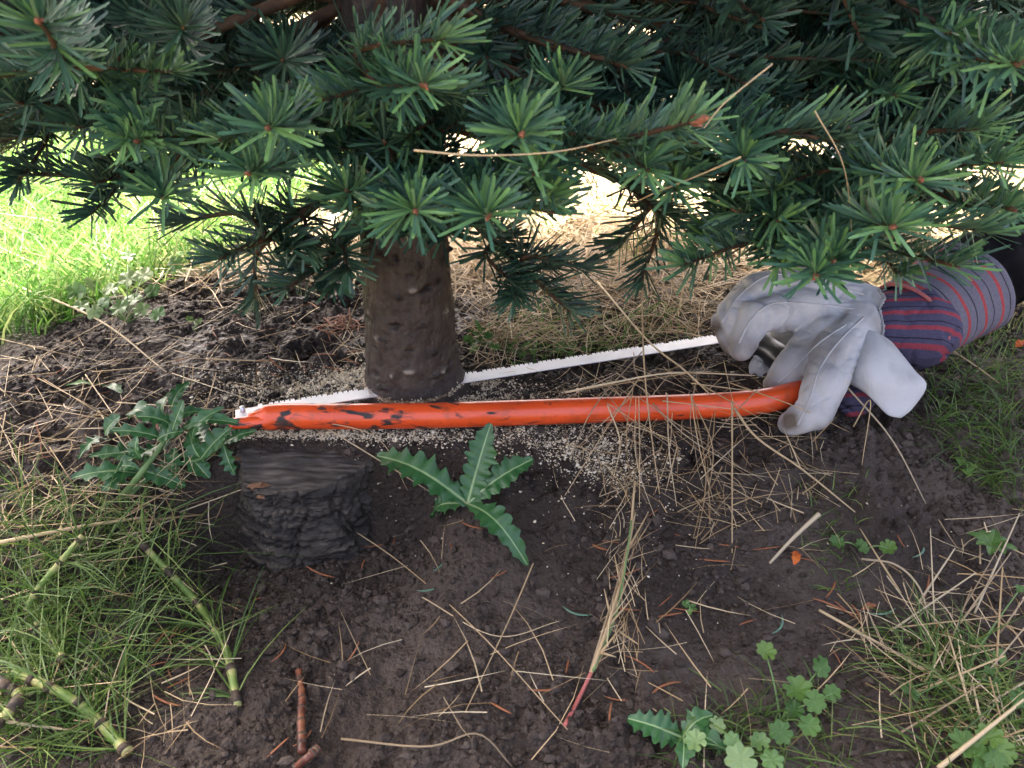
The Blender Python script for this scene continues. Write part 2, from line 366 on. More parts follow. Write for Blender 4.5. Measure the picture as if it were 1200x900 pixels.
def needles(path, dens=1500, L=.027, s0=0., s1=1., r=None, tip=True, under=.30):
    """path (n,3); returns needle mesh arrays. dens = needles per metre"""
    P = np.asarray(path); seg = np.linalg.norm(np.diff(P, axis=0), axis=1); cum = np.concatenate([[0], np.cumsum(seg)]); tot = cum[-1]
    T, U, Vv = frames(P)
    n = max(6, int(dens*tot*(s1-s0))); s = rng.uniform(s0, s1, n)
    if tip: s = np.concatenate([s, rng.uniform(max(0, 1-.018/tot), 1, 22)])
    phi = rng.uniform(-math.pi, math.pi, len(s)); keep = (np.abs(phi) < 2.0) | (rng.random(len(s)) < under); s = s[keep]; phi = phi[keep]; n = len(s)
    d = s*tot; f = lambda A: np.stack([np.interp(d, cum, A[:, k]) for k in range(3)], 1)
    p = f(P); t = nrm(f(T)); u = nrm(f(U)); v = np.cross(t, u)
    dist = (1-s)*tot; near = np.exp(-dist/.010)
    a = np.radians(rng.normal(56, 11, n))*(1-near)+np.radians(rng.uniform(8, 62, n))*near
    a = a-.10*np.cos(phi)
    rad = np.cos(phi)[:, None]*u+np.sin(phi)[:, None]*v
    dr = nrm(np.cos(a)[:, None]*t+np.sin(a)[:, None]*rad+rng.normal(0, .07, (n, 3)))
    ll = L*rng.uniform(.62, 1.18, n)*(1-.25*near)*(1-.18*(np.abs(phi) < .8)); wd = rng.uniform(.0018, .0025, n)
    bend = .10*t+.22*u*rng.uniform(.2, 1.2, n)[:, None]+rng.normal(0, .04, (n, 3))
    ref = nrm(t*.8+rad*.2+.35*u); S = nrm(np.cross(dr, ref)); Nn = np.cross(S, dr)
    ss = np.array([0, .14, .93, 1.]); pr = np.array([.5, .95, 1., .62])
    c = p[:, None]+ll[:, None, None]*(dr[:, None]*ss[None, :, None]+bend[:, None]*(ss**2)[None, :, None])
    off = S[:, None]*(wd[:, None]*pr[None]*.5)[..., None]; dn = Nn[:, None]*(wd[:, None]*pr[None]*.14)[..., None]
    X = np.stack([c-off, c-dn, c+off], 2).reshape(-1, 3)
    b = np.arange(n)[:, None]*12+np.arange(3)[None]*3
    F = np.concatenate([np.stack([b, b+1, b+4, b+3], -1).reshape(-1, 4), np.stack([b+1, b+2, b+5, b+4], -1).reshape(-1, 4)])
    rnd = np.clip(rng.normal(.42, .30, n)+.55*near*(r if r is not None else 1), 0, 1)
    return X, F, np.repeat(rnd, 12)
def wood(path, r0, r1): 
    return tube(path, np.linspace(r0, r1, len(path)), 6)

def side_shoots(path, nm, wm, s_list, l0, dens, L, r, droop=0.0, ang=52, sub=False):
    T, U, Vv = frames(path); tot = np.linalg.norm(np.diff(path, axis=0), axis=1).sum(); out = []
    for s in s_list:
        for sg in (-1, 1):
            if rng.random() < .12: continue
            k = min(int(s*(len(path)-1)), len(path)-2); a = math.radians(ang+rng.normal(0, 7))
            dr = nrm(math.cos(a)*T[k]+sg*math.sin(a)*Vv[k]+rng.normal(0, .08)*U[k]); ln = l0*(1-s*.62)*rng.uniform(.75, 1.15)
            q = path[k]; P = crom([q, q+dr*ln*.5+np.array([0, 0, -droop*ln*.3]), q+dr*ln+T[k]*ln*.12+np.array([0, 0, -droop*ln*.7])], 9)
            X, F, rr = needles(P, dens, L, .06, 1, r); nm.add(X, F, rnd=rr); X, F = wood(P, .0021, .0012); wm.add(X, F); out.append(P)
            if sub and ln > .12:
                side_shoots(P, nm, wm, [.45], ln*.5, dens, L, r, droop)
    return out

# --- branches facing the camera, each leaving the trunk and ending in tips seen in the photograph
buds = []
def bud(parent, p, d, s):
    P = crom([p-d*s*.6, p, p+d*s*.9], 6); X, F = tube(P, np.array([.35, .85, 1, .85, .5, .12])*s*.62, 8)
    MB().add(X, F).build('bud', M['bud'], parent)
def hero(tips, zb, mid=None, nd=1500, new=True, budsz=.0046, sides=True, drop=0, allbuds=False):
    """tips: list of [(px,py,t) via..., (px,py,t) tip]; first is the leader, others fork from its middle"""
    wm, nm = MB(), MB(); ends = []; lead = None
    for k, tp in enumerate(tips):
        pts = [W(*q) for q in tp]
        if k == 0:
            d = nrm(np.array([pts[0][0]-TX, pts[0][1]-TY])); start = np.array([TX+d[0]*.03, TY+d[1]*.03, zb])
            P = crom([start]+pts, 40); lead = P
            lenw = np.linalg.norm(np.diff(P, axis=0), axis=1).sum()
            X, F = wood(P, .0062, .0016); wm.add(X, F)
            X, F, r = needles(P, nd, .034, min(.25, .08/lenw), 1, 1); nm.add(X, F, rnd=r)
            if sides:
                side_shoots(P, nm, wm, [.42, .68], min(.20, .38*lenw), nd, .031, 1, drop+.15, 66)
        else:
            j = np.argmin(np.linalg.norm(lead-pts[0], axis=1)+np.where(np.arange(40) < 8, 9, 0)) if len(pts) > 1 else 22
            P = crom([lead[j]]+pts, 24); X, F = wood(P, .0034, .0014); wm.add(X, F)
            X, F, r = needles(P, nd, .034, .03, 1, 1); nm.add(X, F, rnd=r)
        ends.append((P[-1], nrm(P[-1]-P[-2])))
    br = wm.build('branch', M['twig'], tree)
    nd_ = nm.build('needles', M['needle_new' if new else 'needle'], br); nd_['kind'] = 'stuff'; nd_.matrix_parent_inverse.identity()
    nd_.parent = br
    if new:
        for p, d in (ends if allbuds else ends[:1]):
            for q in range(3):
                dq = nrm((d+(rng.normal(0, .45, 3) if q else 0))[None])[0]; bz = budsz*(1 if q == 0 else rng.uniform(.5, .8)); pq = p if q == 0 else p+dq*.001
                P = crom([pq-dq*.002, pq+dq*bz*.6, pq+dq*bz*1.7], 6); X, F = tube(P, np.array([.5, .9, 1, .8, .5, .1])*bz*.55, 8); b_ = MB().add(X, F).build('bud', M['bud']); b_.parent = br
    return br
HERO = [
 ([[(120, 80, .62), (45, 25, .42)]], .42, True),
 ([[(370, 130, .64), (315, 150, .49)], [(345, 185, .60), (292, 203, .51)]], .38, True),
 ([[(260, 150, .66), (162, 165, .54)], [(200, 205, .62), (190, 232, .56)]], .36, True),
 ([[(260, 70, .72), (100, 70, .60)], [(200, 60, .6), (215, 30, .5)]], .40, False),
 ([[(340, 262, .72), (257, 304, .65)], [(300, 300, .74), (300, 350, .76)], [(280, 250, .7), (205, 262, .7)]], .27, False),
 ([[(400, 290, .76), (335, 338, .72)], [(400, 290, .72), (408, 318, .70)]], .25, False),
 ([[(430, 92, .60), (497, 100, .48)], [(420, 60, .55), (520, 45, .5)]], .40, True),
 ([[(580, 130, .62), (611, 158, .47)], [(640, 110, .6), (660, 100, .55)]], .38, True),
 ([[(540, 215, .62), (572, 253, .49)], [(600, 215, .6), (640, 232, .55)]], .32, True),
 ([[(480, 212, .64), (487, 247, .50)], [(430, 235, .6), (405, 222, .54)]], .31, True),
 ([[(600, 180, .66), (680, 175, .57), (812, 142, .50)], [(730, 175, .56), (760, 200, .53)]], .36, True),
 ([[(590, 32, .64), (735, 78, .56)]], .42, False),
 ([[(760, 140, .68), (870, 155, .60), (985, 150, .56)], [(900, 110, .66), (965, 75, .66)]], .37, True),
 ([[(850, 200, .76), (985, 195, .66), (1078, 211, .51)], [(1050, 160, .62), (1150, 150, .56)]], .35, True),
 ([[(870, 230, .76), (980, 250, .66), (1046, 266, .51)], [(1040, 290, .68), (1125, 312, .62)]], .33, True),
 ([[(860, 200, .78), (950, 270, .66), (956, 323, .54)], [(975, 285, .64), (977, 306, .555)], [(955, 285, .68), (862, 246, .63)]], .33, True),
 ([[(900, 60, .72), (1080, 60, .62), (1192, 75, .47)], [(1080, 50, .62), (1115, 38, .53)]], .43, True),
 ([[(850, 20, .74), (1030, 30, .68), (1095, 112, .65)]], .44, False),
 ([[(585, 290, .82), (670, 366, .80)], [(570, 300, .8), (605, 335, .78)], [(620, 300, .8), (690, 315, .84)]], .25, False),
 ([[(700, 200, .84), (770, 245, .84), (752, 330, .83)], [(770, 240, .86), (815, 275, .9)], [(765, 240, .84), (725, 290, .84)]], .30, False),
 ([[(900, 205, .80), (1050, 230, .74), (1185, 245, .60)], [(1080, 200, .66), (1175, 190, .56)]], .33, True),
 ([[(300, 150, .80), (150, 200, .78), (30, 205, .74)], [(160, 200, .76), (110, 215, .7)]], .32, False),
 ([[(300, 100, .8), (120, 120, .75), (20, 120, .62)], [(150, 130, .7), (90, 150, .6)]], .37, False),
 ([[(350, 60, .72), (330, 70, .55)]], .41, False),
 ([[(640, 90, .75), (790, 100, .70), (850, 55, .66)], [(720, 70, .7), (740, 120, .66)]], .40, False),
 ([[(700, 130, .82), (850, 190, .80), (905, 205, .72)]], .36, False),
 ([[(240, 30, .75), (160, 20, .6)]], .44, False),
 ([[(470, 190, .68), (450, 165, .56)], [(490, 170, .64), (540, 140, .58)]], .36, False),
 ([[(440, 150, .7), (400, 175, .6)]], .35, False),
 ([[(500, 240, .70), (525, 275, .64)], [(470, 240, .68), (440, 268, .62)]], .29, False),
 ([[(1000, 120, .8), (1110, 130, .72), (1195, 160, .62)]], .40, False),
]
for k, (tips, zb, new) in enumerate(HERO): hero(tips, zb, new=new, nd=1500 if new else 1350, allbuds=k in (1, 15), budsz=.0072 if k == 10 else .0036)

# --- the rest of the crown: branches copied round the trunk and up to the top
def proto(ln, seed):
    wm, nm = MB(), MB(); 
    P = crom([(0, 0, 0), (ln*.35, 0, .02), (ln*.7, 0, -.01), (ln, 0, .02)], 40); X, F = wood(P, .0065, .0017); wm.add(X, F)
    X, F, r = needles(P, 1100, .027, .1, 1, .6); nm.add(X, F, rnd=r)
    side_shoots(P, nm, wm, np.arange(.22, .95, .12), .34, 1100, .026, .6, .15, 50, sub=True)
    return wm.mesh('branch'), nm.mesh('needles')
protos = [proto(.66, k) for k in range(3)]
def crown_branch(az, z, ln, pitch, roll=0):
    wm, nm = protos[rng.integers(3)]; 
    b = link('branch', wm, M['twig'], tree); b.location = (.02*math.cos(az), .02*math.sin(az), z); s = ln/.66
    b.rotation_euler = (roll, -pitch, az); b.scale = (s, s, s)
    nn = link('needles', nm, M['needle'], b); nn['kind'] = 'stuff'
# lowest whorls: sides and back only (the camera side is built tip by tip above)
for z, m, off in ((.29, 6, .1), (.345, 7, .45), (.40, 7, .2), (.455, 8, .0)):
    for k in range(m):
        az = math.radians(-8)+math.radians(190)*(k+.5)/m+rng.normal(0, .07)+off*.1
        crown_branch(az, z, rng.uniform(.60, .80), rng.uniform(-.10, .06), rng.normal(0, .15))
z = .52
while z < 1.7:
    m = 8; o = rng.uniform(0, 6)
    for k in range(m):
        az_ = o+2*math.pi*k/m+rng.normal(0, .1); front = math.cos(az_+math.pi/2) > .6 and z < .8
        crown_branch(az_, z, max(.16, .78*(1-(z-.4)/1.5))*rng.uniform(.9, 1.1)*(.6 if front else 1), rng.uniform(.02, .22)+.25*(z > 1.3), rng.normal(0, .15))
    z += .085

# ------------------------------------------------------------------ stump
def stump():
    st = empty('stump', (-.207, .69, 0)); tag(st, 'old blackened cut stump half buried in soil before the fir', 'stump')
    cx, cy = -.207, .690; ns = 220; a = np.arange(ns)*2*math.pi/ns
    zs = np.linspace(-.17, -.006, 90); A, ZZ = np.meshgrid(a, zs)
    crack = np.zeros_like(A)
    for k in range(26):
        a0 = rng.uniform(3.0, 6.4); da = (A-a0-.15*np.sin(ZZ*50+k)+math.pi) % (2*math.pi)-math.pi; crack += rng.uniform(.002, .008)*np.exp(-(da/rng.uniform(.01, .03))**2)*(ZZ < rng.uniform(-.03, .0))
    R = .075+.004*np.sin(A*2+.6)+.006*fbm(A*2.0, ZZ*22, 3)+.0034*perlin(A*1.1+.5*fbm(A*3, ZZ*20, 2), ZZ*150+2*fbm(A*2, ZZ*9, 2))+.0022*perlin(A*2.5, ZZ*320)+.0030*fbm(A*16, ZZ*150, 3)-.9*crack-.004*sstep(-.012, -.004, ZZ)+.010*sstep(-.02, -.11, ZZ)
    tilt = lambda yy: .012*(yy-cy)/.07+.0035*perlin((yy-cy)*0+A[-1]*2, A[-1]*0)
    ZT = ZZ+tilt(cy+R*np.sin(A))*sstep(-.06, -.006, ZZ)
    V = np.stack([cx+R*np.cos(A), cy+R*np.sin(A), ZT], -1).reshape(-1, 3); n = len(zs); i = np.arange(n-1)[:, None]*ns; j = np.arange(ns)[None]; j2 = (j+1) % ns
    MB().add(V, np.stack([i+j, i+j2, i+ns+j2, i+ns+j], -1).reshape(-1, 4)).build('side', M['char'], st)
    rr = np.linspace(1.0, .02, 40)[:, None]; Rt = R[-1][None]*rr; x = cx+Rt*np.cos(a); y = cy+Rt*np.sin(a)
    zt = -.006+.012*(y-cy)/.07+.0035*perlin(a*2, a*0)[None]*rr**3+(rr < .99)*(.0024*perlin(x*30+2, y*200)+.003*fbm(x*25, y*70, 3))
    V = np.stack([x, y, zt], -1).reshape(-1, 3); n = 40; i = np.arange(n-1)[:, None]*ns
    MB().add(V, np.stack([i+j, i+j2, i+ns+j2, i+ns+j], -1).reshape(-1, 4)).build('cut_face', M['char_top'], st)
    for (px, py, L, an) in ((262, 560, .03, .1), (300, 563, .022, -.1), (298, 576, .012, .5)):
        p = np.array([onz(px+0., py, -.008)[0], cy-.0735*math.sqrt(max(.05, 1-((onz(px+0., py, -.008)[0]-cx)/.076)**2)), -.008-(py-555)*.0009])
        P = crom([p+np.array([-L/2*math.cos(an), .0, -.002]), p+np.array([0, -.002, .001]), p+np.array([L/2*math.cos(an), 0, -.001])], 7)
        X, F = tube(P, np.array([.3, .8, 1, .9, 1, .6, .2])*.004, 6, flat=.7); MB().add(X+rng.normal(0, .0006, X.shape), F, rnd=.3).build('bare_wood', M['pith'], st, False)
M['char'] = mat('char', [(.008, .0065, .005), (.022, .0175, .0135), (.052, .042, .032), (.14, .11, .08)], rough=.6, scale=20, bump=1.0, bscale=120, stretch=(1, 1, 7), spec=.35)
M['char_top'] = mat('char_top', [(.016, .0135, .011), (.048, .041, .034), (.12, .10, .082)], rough=.65, scale=45, bump=1.0, bscale=60, stretch=(.8, 4, 1), spec=.3, detail=10)
M['pith'] = mat('pith', [(.10, .045, .02), (.20, .10, .05)], rough=.8, scale=120)
stump()

# ------------------------------------------------------------------ bow saw
def paint_mat():
    m = bpy.data.materials.new('orange_paint'); m.use_nodes = True; N = m.node_tree.nodes; L = m.node_tree.links; b = N['Principled BSDF']
    b.inputs['Roughness'].default_value = .30; b.inputs['Coat Weight'].default_value = .25; b.inputs['Coat Roughness'].default_value = .25
    tc = N.new('ShaderNodeTexCoord'); at = N.new('ShaderNodeAttribute'); at.attribute_name = 'along'
    mp = N.new('ShaderNodeMapping'); mp.inputs['Scale'].default_value = (.42, 1, 1); L.new(tc.outputs['Object'], mp.inputs[0])
    n = N.new('ShaderNodeTexNoise'); n.inputs['Scale'].default_value = 95; n.inputs['Detail'].default_value = 4; n.inputs['Distortion'].default_value = .6; L.new(mp.outputs[0], n.inputs['Vector'])
    # chips thicken towards the nose of the saw
    mr = N.new('ShaderNodeMapRange'); L.new(at.outputs['Fac'], mr.inputs[0]); mr.inputs[1].default_value = .05; mr.inputs[2].default_value = .62; mr.inputs[3].default_value = .505; mr.inputs[4].default_value = .69
    gt = N.new('ShaderNodeMath'); gt.operation = 'SUBTRACT'; L.new(n.outputs[0], gt.inputs[0]); L.new(mr.outputs[0], gt.inputs[1])
    sc = N.new('ShaderNodeMath'); sc.operation = 'MULTIPLY'; sc.use_clamp = True; L.new(gt.outputs[0], sc.inputs[0]); sc.inputs[1].default_value = 14
    n2 = N.new('ShaderNodeTexNoise'); n2.inputs['Scale'].default_value = 18; L.new(mp.outputs[0], n2.inputs['Vector'])
    cr = N.new('ShaderNodeValToRGB'); cr.color_ramp.elements[0].color = (.52, .050, .010, 1); cr.color_ramp.elements[1].color = (.72, .085, .018, 1); cr.color_ramp.elements[0].position = .35; cr.color_ramp.elements[1].position = .6; L.new(n2.outputs[0], cr.inputs[0])
    mx = N.new('ShaderNodeMixRGB'); L.new(sc.outputs[0], mx.inputs[0]); L.new(cr.outputs[0], mx.inputs[1]); mx.inputs[2].default_value = (.022, .016, .014, 1)
    n3 = N.new('ShaderNodeTexNoise'); n3.inputs['Scale'].default_value = 55; n3.inputs['Detail'].default_value = 8; L.new(tc.outputs['Object'], n3.inputs['Vector'])
    g3 = N.new('ShaderNodeValToRGB'); g3.color_ramp.elements[0].position = .52; g3.color_ramp.elements[1].position = .75; g3.color_ramp.elements[1].color = (.55, .55, .55, 1); L.new(n3.outputs[0], g3.inputs[0])
    m3 = N.new('ShaderNodeMixRGB'); L.new(g3.outputs[0], m3.inputs[0]); L.new(mx.outputs[0], m3.inputs[1]); m3.inputs[2].default_value = (.16, .045, .02, 1)
    L.new(m3.outputs[0], b.inputs['Base Color'])
    bp = N.new('ShaderNodeBump'); bp.inputs['Strength'].default_value = .25; bp.inputs['Distance'].default_value = .001; L.new(n3.outputs[0], bp.inputs['Height']); L.new(bp.outputs[0], b.inputs['Normal'])
    r = N.new('ShaderNodeMapRange'); L.new(sc.outputs[0], r.inputs[0]); r.inputs[3].default_value = .30; r.inputs[4].default_value = .75; L.new(r.outputs[0], b.inputs['Roughness'])
    return m
M['paint'] = paint_mat()
M['blade'] = mat('blade_steel', [(.74, .74, .74), (.86, .86, .84)], rough=.5, scale=40, metal=.35)
M['steel'] = mat('steel', [(.5, .5, .5), (.65, .65, .65)], rough=.35, scale=90, metal=.9)
M['grip'] = mat('black_grip', [(.012, .012, .014), (.03, .03, .034)], rough=.28, scale=60)
saw = empty('bow_saw', (0, .7, 0)); tag(saw, 'orange tubular bow saw with steel blade cutting into the trunk', 'saw')
tp = [onz(*q, KZ) for q in ((292, 492), (330, 488), (400, 488), (500, 487), (600, 484), (700, 480.5), (800, 477), (870, 473), (915, 466), (943, 455))]
tp = tp+[tp[-1]+np.array([.006, .022, 0]), BR+np.array([.05, -.012, 0]), BR+np.array([.022, .004, 0])]
P = crom(tp, 120); s = np.linspace(0, 1, 120)
R = .0130*np.ones(120); R = R*(.55+.45*sstep(0, .06, s)); 
X, F = tube(P, R, 24); fr = MB().add(X, F, along=ringpar(120, 24)).build('frame', M['paint'], saw)
# nose: flattened end with slot, blade pin
nose = crom([onz(270, 496.5, KZ), onz(290, 495, KZ), onz(318, 491, KZ)], 12)
X, F = tube(nose, np.linspace(.0065, .0095, 12), 16, flat=.75); MB().add(X, F, along=0.02).build('nose_tip', M['paint'], saw)
pinp = BL+np.array([-.012, -.004, 0])
X, F = tube(np.array([pinp+[0, 0, -.008], pinp+[0, 0, .007]]), .0024, 12, up=(0, 1, 0)); MB().add(X, F).build('blade_pin', M['steel'], saw)
# handle grip over the far leg of the frame
gp = np.concatenate([P[-24:], P[-1:]+nrm(P[-1:]-P[-2:-1])*.008]); 
X, F = tube(gp, .0160+.0008*np.sin(np.linspace(0, 40, 25)), 20); MB().add(X, F).build('grip', M['grip'], saw)
def blade():
    L_ = np.linalg.norm(BR-BL); n = 105; mb = MB(); th = .0005; wd = .019
    a = BL-bdir*.02; L2 = L_+.045
    x = np.linspace(0, L2, n*4+1); prof = np.tile([0, .0052, .0034, .0056], n); prof = np.concatenate([prof, [0]])
    grp = np.arange(len(prof))//4 % 6; prof = np.where(grp == 5, prof*.35, prof); prof[:16] = 0; prof[-12:] = 0
    top = a[None]+bdir[None]*x[:, None]+bn[None]*(wd/2-.003+prof)[:, None]; bot = a[None]+bdir[None]*x[:, None]-bn[None]*wd/2
    m = len(x); Z = np.array([0, 0, th]); V = np.concatenate([top+Z, bot+Z, top-Z, bot-Z]); i = np.arange(m-1)
    F = np.concatenate([np.stack([m+i, m+i+1, i+1, i], 1), np.stack([2*m+i, 2*m+i+1, 3*m+i+1, 3*m+i], 1), np.stack([i, i+1, 2*m+i+1, 2*m+i], 1), np.stack([m+i+1, m+i, 3*m+i, 3*m+i+1], 1)])
    return mb.add(V, F).build('blade', M['blade'], saw, False)
blade()

# ------------------------------------------------------------------ person: gloved arm, kneeling body mostly behind the branches
def capsules_mesh(name, caps, voxel, smooth_it=6, tags=None, mats=(), disp=0, dscale=60, crease=None, octv=3):
    """caps: (p0,p1,r0,r1,tag). One continuous voxel-remeshed surface, faces take the tag of the nearest capsule."""
    mb = MB()
    for c in caps:
        p0, p1 = np.asarray(c[0], float), np.asarray(c[1], float)
        u = np.linspace(0, 1, 9); P = p0+(p1-p0)*u[:, None]; d = nrm((p1-p0)[None])[0]; r0, r1 = c[2], c[3]
        an = np.linspace(-math.pi/2, 0, 5)[:-1]; A = [p0+d*r0*math.sin(q) for q in an]; B = [p1-d*r1*math.sin(q) for q in an[::-1]]
        PP = np.array(A+list(P)+B); RR = np.array([max(r0*math.cos(q), r0*.04) for q in an]+list(r0+(r1-r0)*u)+[max(r1*math.cos(q), r1*.04) for q in an[::-1]])
        T = d; a_ = np.cross(T, [0, 0, 1]); a_ = a_ if np.linalg.norm(a_) > .05 else np.cross(T, [1, 0, 0]); a_ = nrm(a_[None])[0]; b_ = np.cross(a_, T)
        th = np.arange(18)*2*math.pi/18; X = PP[:, None]+RR[:, None, None]*(np.cos(th)[None, :, None]*a_+np.sin(th)[None, :, None]*b_)
        n = len(PP); X = X.reshape(-1, 3); i = np.arange(n-1)[:, None]*18; j = np.arange(18)[None]; j2 = (j+1) % 18
        F = np.stack([i+j, i+j2, i+18+j2, i+18+j], -1).reshape(-1, 4); k = n*18; jj = np.arange(18); z = -np.ones(18, int)
        F = np.concatenate([F, np.stack([(jj+1) % 18, jj, np.full(18, k), z], 1), np.stack([(n-1)*18+jj, (n-1)*18+(jj+1) % 18, np.full(18, k+1), z], 1)])
        mb.add(np.concatenate([X, PP[:1], PP[-1:]]), F)
    o = link(name, mb.mesh(name)); md = o.modifiers.new('r', 'REMESH'); md.mode = 'VOXEL'; md.voxel_size = voxel; md.use_smooth_shade = True
    if smooth_it: sm = o.modifiers.new('s', 'SMOOTH'); sm.iterations = smooth_it; sm.factor = .5
    dg = bpy.context.evaluated_depsgraph_get(); me = bpy.data.meshes.new_from_object(o.evaluated_get(dg)); old = o.data; o.modifiers.clear(); o.data = me; bpy.data.meshes.remove(old)
    n = len(me.vertices); co = np.empty(n*3, np.float32); me.vertices.foreach_get('co', co); co = co.reshape(-1, 3).astype(float)
    if disp:
        nr = np.empty(n*3, np.float32); me.vertices.foreach_get('normal', nr); nr = nr.reshape(-1, 3)
        dv = fbm(co[:, 0]*dscale+co[:, 2]*dscale*.7, co[:, 1]*dscale-co[:, 2]*dscale*.6, octv); dv = np.where(dv < 0, dv*1.3, dv*.7)
        if crease:
            q1 = fbm(co[:, 0]*crease[1]+co[:, 2]*crease[1]*.5, co[:, 1]*crease[1]*.7-co[:, 2]*crease[1], 1); q2 = perlin(co[:, 0]*crease[1]*1.9+5, (co[:, 1]+co[:, 2])*crease[1]*1.6)
            dv = dv-crease[0]/disp*(np.exp(-(q1/.10)**2)+.35*np.exp(-(q2/.08)**2))*sstep(-.2, .2, perlin(co[:, 0]*30, co[:, 1]*30+co[:, 2]*20))
        co = co+nr*(disp*dv)[:, None]; me.vertices.foreach_set('co', co.astype(np.float32).ravel())
    for m_ in mats: me.materials.append(m_)
    fc = np.empty(len(me.polygons)*3, np.float32); me.polygons.foreach_get('center', fc); fc = fc.reshape(-1, 3)
    best = np.full(len(fc), 9e9); mi = np.zeros(len(fc), np.int32)
    for c in caps:
        p0, p1 = np.asarray(c[0], float), np.asarray(c[1], float); v = p1-p0; t = np.clip(((fc-p0)@v)/max(v@v, 1e-9), 0, 1)
        d = np.linalg.norm(fc-(p0+t[:, None]*v), axis=1)-(c[2]+(c[3]-c[2])*t)
        q = d < best; best[q] = d[q]; mi[q] = c[4]
    me.polygons.foreach_set('material_index', mi); me.polygons.foreach_set('use_smooth', np.ones(len(fc), bool)); me.update()
    return o
def pxr(r, t): return r*t/FPX
def chain(pts, tag_):
    """pts: (px,py,t,radius_px)"""
    q = [(W(a, b, t), pxr(r, t)) for a, b, t, r in pts]
    return [(q[k][0], q[k+1][0], q[k][1], q[k+1][1], tag_) for k in range(len(q)-1)]
def leather_mat():
    m = mat('glove_leather', [(.36, .365, .37), (.46, .465, .47), (.54, .545, .55)], rough=.8, scale=12, bump=.25, bscale=420, spec=.2)
    N = m.node_tree.nodes; L = m.node_tree.links; b = N['Principled BSDF']; src = b.inputs['Base Color'].links[0].from_socket
    tc = N.new('ShaderNodeTexCoord'); n = N.new('ShaderNodeTexNoise'); n.inputs['Scale'].default_value = 20; n.inputs['Detail'].default_value = 6; L.new(tc.outputs['Object'], n.inputs['Vector'])
    cr = N.new('ShaderNodeValToRGB'); cr.color_ramp.elements[0].position = .53; cr.color_ramp.elements[1].position = .74; cr.color_ramp.elements[1].color = (.75, .75, .75, 1); L.new(n.outputs[0], cr.inputs[0])
    mx = N.new('ShaderNodeMixRGB'); at = N.new('ShaderNodeAttribute'); at.attribute_name = 'dirt'; ml = N.new('ShaderNodeMath'); ml.operation = 'MULTIPLY'; ml.use_clamp = True; ad = N.new('ShaderNodeMath'); ad.operation = 'MULTIPLY_ADD'; L.new(n.outputs[0], ad.inputs[0]); ad.inputs[1].default_value = 3.4; ad.inputs[2].default_value = -.75; L.new(ad.outputs[0], ml.inputs[0]); L.new(at.outputs['Fac'], ml.inputs[1]); mm = N.new('ShaderNodeMath'); mm.operation = 'MAXIMUM'; ms = N.new('ShaderNodeMath'); ms.operation = 'MULTIPLY'; L.new(cr.outputs[0], ms.inputs[0]); ms.inputs[1].default_value = .6; L.new(ms.outputs[0], mm.inputs[0]); L.new(ml.outputs[0], mm.inputs[1]); L.new(mm.outputs[0], mx.inputs[0]); L.new(src, mx.inputs[1]); mx.inputs[2].default_value = (.12, .095, .07, 1); L.new(mx.outputs[0], b.inputs['Base Color'])
    return m
def stripe_mat(name, attr, freq, base, red, wid=.16, dark=True):
    m = bpy.data.materials.new(name); m.use_nodes = True; N = m.node_tree.nodes; L = m.node_tree.links; b = N['Principled BSDF']; b.inputs['Roughness'].default_value = .9; b.inputs['Specular IOR Level'].default_value = .15
    at = N.new('ShaderNodeAttribute'); at.attribute_name = attr
    mu = N.new('ShaderNodeMath'); mu.operation = 'MULTIPLY'; L.new(at.outputs['Fac'], mu.inputs[0]); mu.inputs[1].default_value = freq
    fr = N.new('ShaderNodeMath'); fr.operation = 'FRACT'; L.new(mu.outputs[0], fr.inputs[0])
    cr = N.new('ShaderNodeValToRGB'); e = cr.color_ramp.elements; cr.color_ramp.interpolation = 'LINEAR'
    stops = [(0, base), (.30, base), (.34, red), (.34+wid, red), (.38+wid, base), (.80, base), (.82, tuple(c*.25 for c in base)), (.86, tuple(c*.25 for c in base)), (.88, base)]
    while len(e) < len(stops): e.new(.5)
    for k, (p, c) in enumerate(stops): e[k].position = p; e[k].color = (*c, 1)
    L.new(fr.outputs[0], cr.inputs[0])
    tc = N.new('ShaderNodeTexCoord'); n = N.new('ShaderNodeTexNoise'); n.inputs['Scale'].default_value = 400; L.new(tc.outputs['Object'], n.inputs['Vector'])
    mx = N.new('ShaderNodeMixRGB'); mx.blend_type = 'MULTIPLY'; mx.inputs[0].default_value = .45; L.new(cr.outputs[0], mx.inputs[1]); L.new(n.outputs[0], mx.inputs[2]); L.new(mx.outputs[0], b.inputs['Base Color'])
    bp = N.new('ShaderNodeBump'); bp.inputs['Strength'].default_value = .5; bp.inputs['Distance'].default_value = .001; L.new(n.outputs[0], bp.inputs['Height']); L.new(bp.outputs[0], b.inputs['Normal'])
    return m
M['leather'] = leather_mat()
M['cuff'] = stripe_mat('cuff_stripe', 'st', 4.0, (.17, .165, .21), (.40, .07, .075), .12)
M['backcloth'] = stripe_mat('back_stripe', 'st', 62, (.085, .08, .14), (.32, .06, .085), .22)
M['jacket'] = mat('black_jacket', [(.0018, .0018, .0026), (.004, .004, .0055)], spec=.06, rough=.8, scale=20, bump=.2, bscale=90)
M['jeans'] = mat('pale_jeans', [(.16, .17, .23), (.30, .31, .38)], rough=.9, scale=60)
M['skin'] = mat('skin', [(.45, .27, .2), (.55, .35, .27)], rough=.5, scale=40)
M['hair'] = mat('hair', [(.03, .02, .012), (.06, .04, .025)], rough=.5, scale=90, stretch=(1, 1, .2))
M['boot'] = mat('boot', [(.02, .017, .015), (.05, .04, .035)], rough=.6, scale=60)

